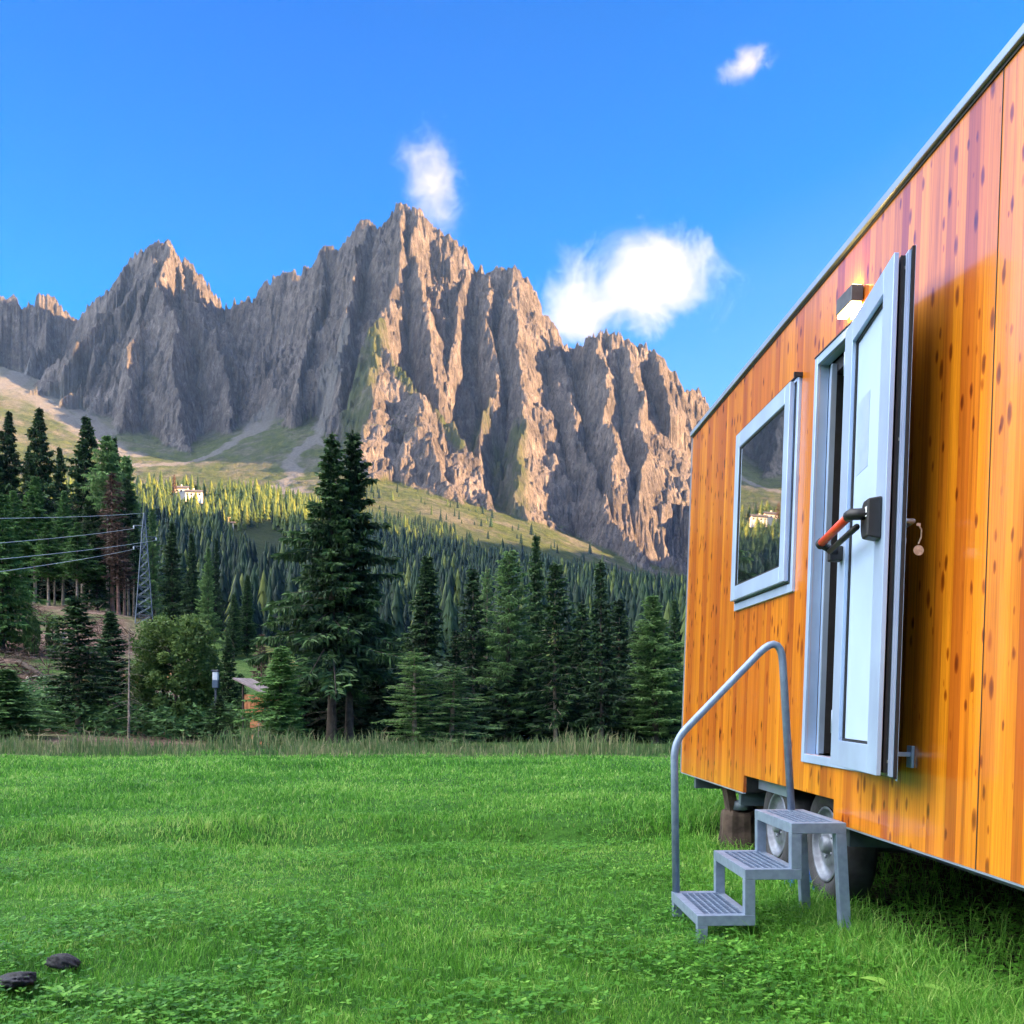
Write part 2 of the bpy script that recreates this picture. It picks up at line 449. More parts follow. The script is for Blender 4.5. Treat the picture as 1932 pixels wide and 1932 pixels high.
class MB:
    """collects boxes, tubes and bars into one mesh"""
    def __init__(s):
        s.v = []; s.f = []
    def box(s, x0, x1, y0, y1, z0, z1, mtx=None):
        b = len(s.v)
        for z in (z0, z1):
            for p in ((x0, y0, z), (x1, y0, z), (x1, y1, z), (x0, y1, z)):
                p = Vector(p)
                s.v.append(tuple(mtx @ p if mtx is not None else p))
        for q in ((0, 3, 2, 1), (4, 5, 6, 7), (0, 1, 5, 4), (1, 2, 6, 5), (2, 3, 7, 6), (3, 0, 4, 7)):
            s.f.append(tuple(b + i for i in q))
        return s
    def tube(s, pts, r, n=8, cap=True):
        pts = [Vector(p) for p in pts]
        rs = r if isinstance(r, (list, tuple)) else [r] * len(pts)
        b = len(s.v)
        up = None
        for i, p in enumerate(pts):
            d = (pts[min(i + 1, len(pts) - 1)] - pts[max(i - 1, 0)]).normalized()
            if up is None:
                a = Vector((0, 0, 1)) if abs(d.z) < 0.9 else Vector((1, 0, 0))
                up = (a - d * a.dot(d)).normalized()
            else:
                up = (up - d * up.dot(d)).normalized()
            q = d.cross(up)
            for k in range(n):
                t = 2 * math.pi * k / n
                s.v.append(tuple(p + (up * math.cos(t) + q * math.sin(t)) * rs[i]))
        for i in range(len(pts) - 1):
            for k in range(n):
                a0 = b + i * n + k; a1 = b + i * n + (k + 1) % n
                s.f.append((a0, a1, a1 + n, a0 + n))
        if cap:
            s.f.append(tuple(b + k for k in range(n))[::-1])
            s.f.append(tuple(b + (len(pts) - 1) * n + k for k in range(n)))
        return s
    def lathe(s, prof, axis_o, ax='x', n=32):
        """prof list of (along, radius) round an axis through axis_o"""
        b = len(s.v)
        o = Vector(axis_o)
        for (a, r) in prof:
            for k in range(n):
                t = 2 * math.pi * k / n
                c, d = r * math.cos(t), r * math.sin(t)
                s.v.append(tuple(o + (Vector((a, c, d)) if ax == 'x' else Vector((c, d, a)))))
        for i in range(len(prof) - 1):
            for k in range(n):
                a0 = b + i * n + k; a1 = b + i * n + (k + 1) % n
                s.f.append((a0, a1, a1 + n, a0 + n))
        return s
    def poly(s, pts):
        b = len(s.v)
        s.v += [tuple(p) for p in pts]
        s.f.append(tuple(range(b, b + len(pts))))
        return s
    def build(s, name, material, parent=None, smooth=False, bevel=0.0):
        me = bpy.data.meshes.new(name)
        me.from_pydata(s.v, [], s.f)
        if smooth:
            me.polygons.foreach_set('use_smooth', [True] * len(me.polygons))
        me.update()
        o = link(name, me, material, parent)
        if bevel:
            md = o.modifiers.new('bevel', 'BEVEL'); md.width = bevel; md.segments = 2; md.limit_method = 'ANGLE'
        return o

def tag(o, label=None, cat=None, group=None, kind=None):
    if label: o['label'] = label
    if cat: o['category'] = cat
    if group: o['group'] = group
    if kind: o['kind'] = kind
    return o

def empty(name, loc, label, cat, group=None, rot=(0, 0, 0)):
    o = bpy.data.objects.new(name, None)
    COL.objects.link(o)
    o.empty_display_size = 0.1
    o.location = loc; o.rotation_euler = rot
    return tag(o, label, cat, group)

# ------------------------------------------------------------------ noise
_perm = rng.permutation(512)
_perm = np.concatenate([_perm, _perm]).astype(np.int64)
_ga = rng.random(512) * 2 * np.pi
_gx = np.cos(_ga).astype(np.float32); _gy = np.sin(_ga).astype(np.float32)
def perlin(x, y):
    xi = np.floor(x).astype(np.int64); yi = np.floor(y).astype(np.int64)
    xf = (x - xi).astype(np.float32); yf = (y - yi).astype(np.float32)
    u = xf * xf * xf * (xf * (xf * 6 - 15) + 10); v = yf * yf * yf * (yf * (yf * 6 - 15) + 10)
    def g(ix, iy, dx, dy):
        h = _perm[(_perm[ix & 511] + iy) & 511]
        return _gx[h] * dx + _gy[h] * dy
    a = g(xi, yi, xf, yf); b = g(xi + 1, yi, xf - 1, yf)
    c = g(xi, yi + 1, xf, yf - 1); d = g(xi + 1, yi + 1, xf - 1, yf - 1)
    return ((a + u * (b - a)) + v * ((c + u * (d - c)) - (a + u * (b - a)))) * 1.4
def fbm(x, y, o=4, gain=0.5, lac=2.03):
    s = 0; a = 1
    for i in range(o):
        s = s + a * perlin(x + 17.3 * i, y - 9.1 * i); a *= gain; x = x * lac; y = y * lac
    return s
def ridged(x, y, o=4, gain=0.55, lac=2.1):
    s = 0; a = 1; t = 0
    for i in range(o):
        s = s + a * (1 - np.abs(perlin(x + 31.7 * i, y + 11.9 * i))); t += a; a *= gain; x = x * lac; y = y * lac
    return s / t

# ------------------------------------------------------------------ terrain
def sstep(a, b, x):
    t = np.clip((x - a) / (b - a), 0, 1)
    return t * t * (3 - 2 * t)

def meadow_z(x, y):
    x = np.asarray(x, float); y = np.asarray(y, float)
    z = 0.035 * fbm(x * 0.5, y * 0.5, 3) + 0.012 * perlin(x * 2.3, y * 2.3)
    bank = 8.3 + 0.10 * x - 0.02 * x * x * (x < 0) * 0.3 + 0.35 * perlin(x * 0.35, x * 0 + 3.3)
    z = z + 0.11 * sstep(0.0, 0.5, y - bank) - 0.05 * sstep(-0.8, 0.0, y - bank) * (1 - sstep(0.0, 0.3, y - bank))
    b2 = 15.0 + 0.5 * perlin(x * 0.2, x * 0 + 8.8)
    z = z + 0.05 * sstep(0.0, 0.9, y - b2) - 0.1 * sstep(16, 20, y)
    keep = sstep(0.3, 0.9, np.hypot(x - 1.35, y - 4.95) - 0.4)
    z = z * (0.25 + 0.75 * keep)
    ed = 21.3 + 1.3 * perlin(x * 0.22, x * 0 + 1.7) + 0.5 * perlin(x * 0.9, x * 0 + 6.1)
    z = z - 0.75 * sstep(0, 4.5, y - ed)
    return z

BU = np.array([-500, -300, 0, 200, 350, 500, 650, 800, 1000, 1200, 1400, 2300], float)
BV = {
    22:  [1440] * 12,
    30:  [1420, 1420, 1422, 1424, 1428, 1430, 1432, 1434, 1434, 1434, 1434, 1434],
    45:  [1330, 1350, 1368, 1380, 1390, 1398, 1402, 1402, 1402, 1402, 1402, 1402],
    60:  [1240, 1270, 1315, 1335, 1350, 1360, 1375, 1385, 1388, 1388, 1388, 1388],
    80:  [1130, 1170, 1225, 1250, 1280, 1300, 1335, 1365, 1372, 1372, 1372, 1372],
    100: [1060, 1100, 1150, 1162, 1190, 1215, 1300, 1355, 1362, 1362, 1362, 1362],
    115: [1040, 1085, 1128, 1148, 1185, 1235, 1310, 1352, 1358, 1358, 1358, 1358],
    160: [1040, 1080, 1120, 1150, 1210, 1290, 1330, 1345, 1348, 1348, 1348, 1348],
    230: [1060, 1090, 1130, 1190, 1240, 1300, 1325, 1330, 1335, 1335, 1335, 1335],
    330: [1080, 1100, 1140, 1190, 1215, 1235, 1250, 1262, 1275, 1280, 1285, 1285],
    500: [1050, 1070, 1090, 1110, 1125, 1140, 1155, 1170, 1185, 1195, 1200, 1200],
    700: [1000, 1010, 1020, 1030, 1045, 1075, 1100, 1120, 1135, 1150, 1160, 1160],
    900: [960, 965, 970, 975, 985, 1020, 1055, 1075, 1105, 1130, 1145, 1150],
    1150: [925, 928, 932, 930, 930, 935, 985, 1035, 1080, 1120, 1140, 1150],
    1400: [905, 910, 925, 945, 960, 945, 960, 985, 1048, 1105, 1135, 1150],
    1600: [870, 880, 900, 915, 930, 932, 925, 945, 1005, 1085, 1130, 1150],
    1750: [820, 830, 860, 885, 893, 900, 885, 925, 985, 1060, 1120, 1150],
    1950: [760, 770, 800, 850, 868, 835, 815, 900, 980, 1060, 1110, 1150],
    2150: [700, 715, 745, 800, 835, 795, 765, 880, 980, 1050, 1100, 1150],
    2450: [620, 650, 690, 760, 820, 770, 760, 850, 950, 1020, 1080, 1150],
    3400: [800, 850, 900, 900, 900, 900, 900, 950, 1000, 1050, 1100, 1200],
}
BY = np.array(sorted(BV)); BZ = np.array([[EYE + (1325 - v) / F * y for v in BV[y]] for y in BY])
# refine the table smoothly
_uf = np.linspace(-500, 2300, 281)
_BZf = np.array([np.interp(_uf, BU, r) for r in BZ])
_k = np.exp(-np.linspace(-2, 2, 9) ** 2); _k /= _k.sum()
_BZf = np.array([np.convolve(np.pad(r, 4, mode='edge'), _k, mode='valid') for r in _BZf])
_lb = np.log(BY)
def base_z(x, y):
    x = np.asarray(x, float); y = np.maximum(np.asarray(y, float), 22.0)
    u = np.clip(966 + F * x / y, -499, 2299)
    fu = (u + 500) / 10.0; iu = np.minimum(fu.astype(int), 279); tu = fu - iu
    ly = np.log(y); iy = np.clip(np.searchsorted(_lb, ly) - 1, 0, len(BY) - 2)
    ty = np.clip((ly - _lb[iy]) / (_lb[iy + 1] - _lb[iy]), 0, 1)
    a = _BZf[iy, iu] * (1 - tu) + _BZf[iy, iu + 1] * tu
    b = _BZf[iy + 1, iu] * (1 - tu) + _BZf[iy + 1, iu + 1] * tu
    z = a * (1 - ty) + b * ty
    amp = np.clip((y - 35) / 60, 0, 1) * np.minimum(y, 600) * 0.004
    z = z + amp * fbm(x / (y * 0 + 22.0), y / 22.0, 3)
    return z
def gz(x, y):
    return float(meadow_z(x, y)) if y < 23 else float(base_z(np.array([x]), np.array([y]))[0])

def grid_faces(nr, nc):
    i = np.arange(nr - 1)[:, None] * nc + np.arange(nc - 1)[None, :]
    i = i.ravel()
    return np.stack([i, i + 1, i + nc + 1, i + nc], 1)

# meadow
xs = np.concatenate([np.linspace(-60, -13, 40), np.linspace(-12.9, 12.9, 320), np.linspace(13, 60, 40)])
ys = np.concatenate([np.linspace(-40, 0, 40), np.linspace(0.1, 27, 330)])
X, Y = np.meshgrid(xs, ys)
zone = np.zeros(X.shape + (4,)); zone[..., 3] = 1
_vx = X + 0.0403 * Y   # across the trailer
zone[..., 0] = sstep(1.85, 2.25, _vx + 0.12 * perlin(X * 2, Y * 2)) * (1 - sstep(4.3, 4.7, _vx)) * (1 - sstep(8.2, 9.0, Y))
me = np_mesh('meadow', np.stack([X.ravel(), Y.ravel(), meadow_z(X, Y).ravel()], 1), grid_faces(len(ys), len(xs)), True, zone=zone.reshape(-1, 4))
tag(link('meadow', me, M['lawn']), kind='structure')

def wpt(u, y):
    return ((u - 966) / F * y, y)
def dist_poly(x, y, pts):
    d = np.full(x.shape, 1e9)
    for (ax, ay), (bx, by) in zip(pts[:-1], pts[1:]):
        vx, vy = bx - ax, by - ay
        t = np.clip(((x - ax) * vx + (y - ay) * vy) / (vx * vx + vy * vy), 0, 1)
        d = np.minimum(d, np.hypot(x - ax - t * vx, y - ay - t * vy))
    return d

# hillside 22..330 m
ts = np.linspace(-0.85, 0.75, 420)
yy = np.exp(np.linspace(math.log(25.0), math.log(345), 300))
T_, Y = np.meshgrid(ts, yy); X = T_ * Y
Z = base_z(X, Y)
u = 966 + F * T_
zone = np.zeros(X.shape + (4,)); zone[..., 3] = 1
zone[..., 0] = np.clip(sstep(330, 480, u) + sstep(100, 125, Y) * 0.8 + sstep(215, 300, u) * sstep(85, 95, Y), 0, 1)
zone[..., 1] = sstep(470, 540, u) * sstep(85, 97, Y) * (1 - sstep(650, 720, u)) * (1 - sstep(105, 120, Y))  # yellow light on the mound, put into the ground colour
cx, cy = wpt(262, 74)
zone[..., 2] = 1 - sstep(1.0, 3.2, np.hypot((X - cx) * 0.8, (Y - cy) * 0.30))
me = np_mesh('hillside', np.stack([X.ravel(), Y.ravel(), Z.ravel()], 1), grid_faces(len(yy), len(ts)), True, zone=zone.reshape(-1, 4))
tag(link('hillside', me, M['hillside']), kind='structure')

# mountain: crests as (u, v, depth) -> world
def P3(u, v, y):
    return ((u - 966) / F * y, y, EYE + (1325 - v) / F * y)
SKY = [(-420,560),(-300,600),(-200,540),(-100,580),(0,546),(15,544),(26,543),(36,546),(43,572),(55,574),(60,561),(71,568),(77,553),(84,537),(98,544),(109,559),(118,561),(131,584),(146,586),(170,575),(186,539),(204,541),(226,513),(237,484),(261,459),(281,468),(295,451),(310,443),(328,455),(357,488),(379,506),(401,532),(419,573),(427,575),(434,566),(450,552),(463,561),(478,550),(494,524),(507,535),(521,524),(540,510),(554,506),(569,521),(582,501),(591,499),(604,477),(619,457),(644,461),(661,439),(680,415),(688,404),(708,426),(732,397),(756,375),(772,382),(799,390),(816,413),(843,441),(869,457),(883,475),(891,503),(911,492),(922,505),(931,490),(947,508),(958,496),(976,508),(1002,543),(1024,594),(1038,612),(1051,632),(1073,650),(1091,643),(1097,656),(1113,636),(1128,618),(1157,625),(1175,625),(1201,643),(1217,640),(1237,652),(1259,678),(1277,705),(1290,738),(1303,727),(1330,731),(1339,749),(1345,770),(1400,830),(1500,900),(1700,880),(1900,960),(2100,900)]
SKD = ([-420, 0, 130, 310, 427, 600, 756, 958, 1070, 1157, 1290, 1345, 2100], [2600, 2600, 2620, 2450, 2560, 2360, 2250, 2200, 2290, 2100, 2110, 2220, 2300])
crests = []   # (points, kl, kr, taper, noise amp)
def crest(pts, kl=1.9, kr=1.9, amp=1.0, left=None, right=None):
    crests.append(([P3(*p) for p in pts], kl, kr, amp, left, right))
SL_L = ([1700, 1760, 1810, 1880, 1950], [694, 676, 690, 702, 708]); SL_R = ([1610, 1670, 1725, 1790, 1850, 1880, 1915, 1950], [1000, 955, 925, 890, 830, 785, 745, 708])
BT_L = ([1600, 1680, 1780, 1850, 1920, 2010, 2060], [1020, 1000, 968, 978, 990, 985, 975]); BT_R = ([1570, 1640, 1720, 1820, 1900, 1980, 2080], [1285, 1240, 1185, 1135, 1112, 1095, 1060])
crest([(u_, v_, float(np.interp(u_, *SKD))) for u_, v_ in SKY], 1.9, 2.2, 1.0)
crest([(310,443,2450),(306,490,2400),(300,530,2350),(322,570,2310),(330,700,2170),(345,800,2050),(360,860,1980)], 1.5, 1.7)
crest([(237,484,2480),(212,600,2360),(172,700,2250),(110,760,2180)], 1.6, 1.6)
crest([(295,451,2450),(262,560,2350),(250,680,2220),(235,780,2100)], 1.6, 1.7)
crest([(357,488,2460),(398,600,2380),(425,700,2250),(440,790,2120)], 1.7, 1.8)
crest([(84,537,2620),(88,620,2540),(50,700,2440)], 1.7, 1.7)
crest([(15,544,2600),(0,640,2520),(-40,720,2420)], 1.7, 1.7)
crest([(521,524,2450),(505,620,2360),(495,720,2240),(490,775,2160)], 1.9, 1.9)
crest([(616,459,2340),(600,560,2240),(572,680,2120),(550,750,2040)], 1.9, 1.9)
crest([(688,404,2280),(668,520,2170),(650,640,2050),(630,730,1950)], 2.0, 1.9)
crest([(756,375,2250),(762,450,2170),(742,540,2090),(722,590,2010),(708,612,1950)], 2.0, 2.0, 0.8)
crest([(708,612,1950),(702,700,1880),(690,790,1810),(676,850,1760),(694,915,1700)], 2.4, 0.75, 0.5, None, SL_R)
crest([(708,612,1950),(745,680,1915),(785,730,1880),(830,775,1850),(890,860,1790),(925,950,1725),(955,990,1670),(1000,1030,1610)], 0.75, 3.0, 0.4, SL_L)
crest([(790,730,1850),(800,800,1790),(830,870,1740),(870,950,1690)], 0.8, 0.9, 0.5, SL_L, SL_R)
crest([(799,390,2240),(786,450,2180),(795,520,2110),(812,600,2040),(822,700,1970)], 1.9, 2.0)
crest([(883,475,2220),(868,560,2140),(850,640,2060),(838,720,1990)], 1.9, 2.0)
crest([(911,492,2210),(920,560,2150),(935,640,2070),(930,720,2000),(912,790,1930),(905,860,1860)], 1.9, 2.0)
crest([(958,496,2200),(965,560,2130),(975,640,2060),(985,690,2010),(990,780,1920),(978,860,1850),(968,930,1780),(1000,1010,1680),(1020,1080,1600)], 2.3, 1.0, 0.7, None, BT_R)
crest([(1024,594,2200),(1060,690,2080),(1095,780,1980),(1112,860,1900),(1135,930,1820),(1185,1010,1720),(1240,1080,1640),(1285,1140,1570)], 1.0, 2.6, 0.7, BT_L)
crest([(1128,618,2110),(1142,700,2030),(1150,800,1930),(1165,900,1830)], 2.0, 1.4)
crest([(1175,625,2100),(1200,720,2010),(1222,830,1910),(1205,920,1830)], 1.8, 1.3)
crest([(1237,652,2100),(1262,760,2010),(1270,860,1920),(1245,950,1840)], 1.8, 1.3)
crest([(1290,738,2110),(1302,850,2000),(1312,960,1900)], 1.8, 1.6)
crest([(1345,770,2220),(1340,900,2050),(1320,1020,1900)], 1.8, 1.8)

ts = np.concatenate([np.linspace(-0.75, -0.51, 110), np.linspace(-0.5095, 0.2, 1080), np.linspace(0.2012, 0.8, 130)])
yy = np.concatenate([np.exp(np.linspace(math.log(330), math.log(1450), 150)), np.linspace(1453, 2480, 610), np.linspace(2490, 3300, 50)])
T_, Y = np.meshgrid(ts, yy); X = T_ * Y
base = base_z(X, Y)
sub = Y > 1452
xs_ = X[sub].astype(np.float32); ys_ = Y[sub].astype(np.float32)
# warp for irregular faces
wx = xs_ + 15 * fbm(xs_ / 80, ys_ / 80, 5, 0.62); wy = ys_ + 15 * fbm(xs_ / 80 + 50, ys_ / 80 + 50, 5, 0.62)
best = np.full(xs_.shape, -1e4, np.float32); sarr = np.zeros_like(best); darr = np.zeros_like(best); karr = np.zeros_like(best); aarr = np.ones_like(best)
wu = 966 + F * wx / wy
for ci, (pts, kl, kr, amp, cleft, cright) in enumerate(crests):
    s0 = ci * 997.0
    pen = np.zeros_like(wx)
    if cleft: pen += 2.2 * np.maximum(np.interp(wy, *cleft) - wu, 0) * wy / F
    if cright: pen += 2.2 * np.maximum(wu - np.interp(wy, *cright), 0) * wy / F
    for (ax, ay, az), (bx, by, bz) in zip(pts[:-1], pts[1:]):
        vx, vy = bx - ax, by - ay; ll = vx * vx + vy * vy; ln = math.sqrt(ll)
        reach = max(az, bz) / min(kl, kr) + 40
        sel = np.where((wx > min(ax, bx) - reach) & (wx < max(ax, bx) + reach) & (wy > min(ay, by) - reach) & (wy < max(ay, by) + reach))[0]
        if len(sel) == 0:
            s0 += ln; continue
        px = wx[sel] - ax; py = wy[sel] - ay
        t = np.clip((px * vx + py * vy) / ll, 0, 1)
        dx = px - t * vx; dy = py - t * vy
        d = np.sqrt(dx * dx + dy * dy)
        # side: image right (+x) relative to a crest running toward the viewer (or to the right)
        cr = vx * py - vy * px
        if ci == 0:
            k = np.where(cr > 0, 1.3, 1.95)       # behind / in front of skyline
        else:
            k = np.where(cr > 0, kr, kl)
        steep = 1 + 0.55 * np.exp(-d / 55.0)
        if ci > 0:
            traw = (px * vx + py * vy) / ll
            k = np.where((traw > 1) & (d > 1), np.maximum(k, 2.3), k)
        h = az + t * (bz - az) - k * d * steep - pen[sel]
        bm = h > best[sel]
        ii = sel[bm]
        best[ii] = h[bm]; sarr[ii] = s0 + t[bm] * ln; darr[ii] = d[bm]; karr[ii] = k[bm]; aarr[ii] = amp
        s0 += ln
fade = np.clip(darr / 95.0, 0.12, 1)
flute = 1 - ridged(sarr / 62.0 + 0.5 * fbm(xs_ / 160, ys_ / 160, 2), darr / 420.0, 4, 0.6)
crag = 1 - ridged(xs_ / 90.0, ys_ / 90.0, 5, 0.5)
fine = fbm(xs_ / 11.0, ys_ / 11.0, 3, 0.6)
flute2 = 1 - ridged(sarr / 19.0 + 0.7 * fbm(xs_ / 60, ys_ / 60, 2), darr / 170.0, 3, 0.6)
rock = best - fade * (aarr * 120 * flute + 34 * flute2 * aarr + 40 * crag * (0.25 + 0.75 * aarr)) + (4.0 * fine - (3 + 13 * aarr) * (1 - ridged(xs_ / 30.0, ys_ / 30.0, 4, 0.65))) * np.clip(darr / 30, 0.4, 1)
rock = rock + (13 * perlin(sarr / 9.0, sarr * 0) + 9 * perlin(sarr / 23.0, sarr * 0 + 5)) * np.exp(-darr / 16.0)
# ledges
st = 34.0
ph = rock / st + 0.8 * fbm(xs_ / 140, ys_ / 140, 2)
rock = rock + 3.0 * np.sin(ph * 2 * np.pi) * np.clip(darr / 50, 0.15, 1)
Z = base.copy()
bs = base[sub]
k_ = 14.0
dlt = np.clip((rock - bs) / k_, -1, 1)
top = np.maximum(rock, bs)
Z[sub] = top + np.where(np.abs(dlt) < 1, 2.5 * (1 - dlt ** 2), 0)
isrock = np.zeros(X.shape); isrock[sub] = sstep(-6, 6, rock - bs)
# slopes
gy = np.gradient(Z, axis=0) / np.maximum(np.gradient(Y, axis=0), 1e-3)
gx = np.gradient(Z, axis=1) / np.maximum(np.gradient(X, axis=1), 1e-3)
slope = np.hypot(gx, gy)
nz = fbm(X / 120, Y / 120, 4)
zone = np.zeros(X.shape + (4,)); zone[..., 3] = 1
u = 966 + F * T_
green = (1 - isrock) * 1.0
green = np.maximum(green, isrock * (1 - sstep(0.75, 1.15, slope)) * (1 - sstep(480, 760, Z)) * sstep(-0.2, 0.3, nz))
# dark green flanks left of the two big buttresses
for uu, vv, yy_, rx, ry in ((680, 720, 1890, 45, 110), (960, 900, 1850, 45, 120), (905, 720, 1980, 25, 60), (1010, 1060, 1660, 60, 60)):
    cx, cy = wpt(uu, yy_)
    r = np.hypot((X - cx) / rx, (Y - cy) / ry) + 0.35 * nz
    green = np.maximum(green, isrock * 0.85 * (1 - sstep(0.7, 1.1, r)))
# grassy ledge on the top edge of the slab
dl = dist_poly(X, Y, [wpt(745, 1910), wpt(785, 1878), wpt(835, 1845), wpt(870, 1810)])
green = np.maximum(green, 0.9 * (1 - sstep(4, 11, dl)))
zone[..., 0] = green
wood = (1 - isrock) * (1 - sstep(1380, 1500, Y)) * np.clip(0.75 + 0.4 * nz, 0, 1)
zone[..., 2] = wood * 0.8
scree = np.zeros(X.shape)
wn = fbm(X / 40, Y / 40, 3)
for pts, w_ in (([(650, 2080), (625, 2000), (590, 1930), (560, 1860), (545, 1800), (560, 1750), (540, 1690), (520, 1640)], 15), ([(620, 2120), (600, 1980)], 16), ([(600, 1930), (620, 1850), (640, 1790)], 5),
               ([(480, 2180), (470, 2080), (440, 2020), (390, 1930), (320, 1850), (260, 1800)], 17), ([(500, 2150), (480, 2060)], 24),
               ([(40, 2450), (30, 2340), (10, 2240), (-60, 2150)], 30), ([(60, 2240), (120, 2120), (180, 2020), (240, 1930)], 34), ([(150, 2200), (200, 2080)], 25)):
    d = dist_poly(X, Y, [wpt(*p) for p in pts])
    scree = np.maximum(scree, 1 - sstep(w_ * 0.6, w_ * 1.25, d + 9 * wn))
scree = np.maximum(scree, 0.75 * (1 - isrock) * sstep(2050, 2250, Y + 60 * wn))
cx, cy = wpt(545, 1590)
scree = np.maximum(scree, (1 - sstep(0.7, 1.1, np.hypot((X - cx) / 34, (Y - cy) / 55) + 0.25 * wn)))
zone[..., 1] = scree
me = np_mesh('mountain', np.stack([X.ravel(), Y.ravel(), Z.ravel()], 1), grid_faces(len(yy), len(ts)), False, zone=zone.reshape(-1, 4))
tag(link('mountain', me, M['rock']), kind='structure')
mt_t, mt_y, mt_z = ts, yy, Z
def mz(x, y):
    t = x / y
    i = np.clip(np.searchsorted(mt_y, y) - 1, 0, len(mt_y) - 2); j = np.clip(np.searchsorted(mt_t, t) - 1, 0, len(mt_t) - 2)
    return np.minimum(np.minimum(mt_z[i, j], mt_z[i + 1, j]), mt_z[i, j + 1])

# hills to the right, behind and left of the camera (they shade the valley)
def ring(name, a0, a1, na, hfun):
    rr = np.exp(np.linspace(math.log(45), math.log(3400), 60)); aa = np.linspace(a0, a1, na)
    R_, A_ = np.meshgrid(rr, aa, indexing='ij')
    X = R_ * np.sin(A_); Y = R_ * np.cos(A_)
    Z = hfun(X, Y, R_, A_) + np.minimum(R_, 700) * 0.05 * fbm(X / 180, Y / 180, 4) * sstep(80, 300, R_)
    zone = np.zeros(X.shape + (4,)); zone[..., 3] = 1; zone[..., 0] = 1; zone[..., 2] = sstep(100, 250, R_)
    me = np_mesh(name, np.stack([X.ravel(), Y.ravel(), Z.ravel()], 1), grid_faces(len(rr), na), True, zone=zone.reshape(-1, 4))
    return tag(link(name, me, M['rock']), kind='structure')
def h_right(X, Y, R_, A_):
    # long wooded ridge running beside the valley at x about 1250
    return -1.2 + 452 * np.exp(-((X - 1250) / 330) ** 2) * sstep(-3600, -1200, Y + 0 * X) + 30 * sstep(300, 1200, X) - 5 * (1 - sstep(45, 70, R_))
ring('hills', math.radians(38.5), math.radians(200), 220, h_right)
def h_left(X, Y, R_, A_):
    return -1.2 + 300 * sstep(150, 1500, -X - Y * 0.2) + 0 * A_ - 5 * (1 - sstep(45, 70, R_))
ring('hills', math.radians(200), math.radians(318.5), 140, h_left)

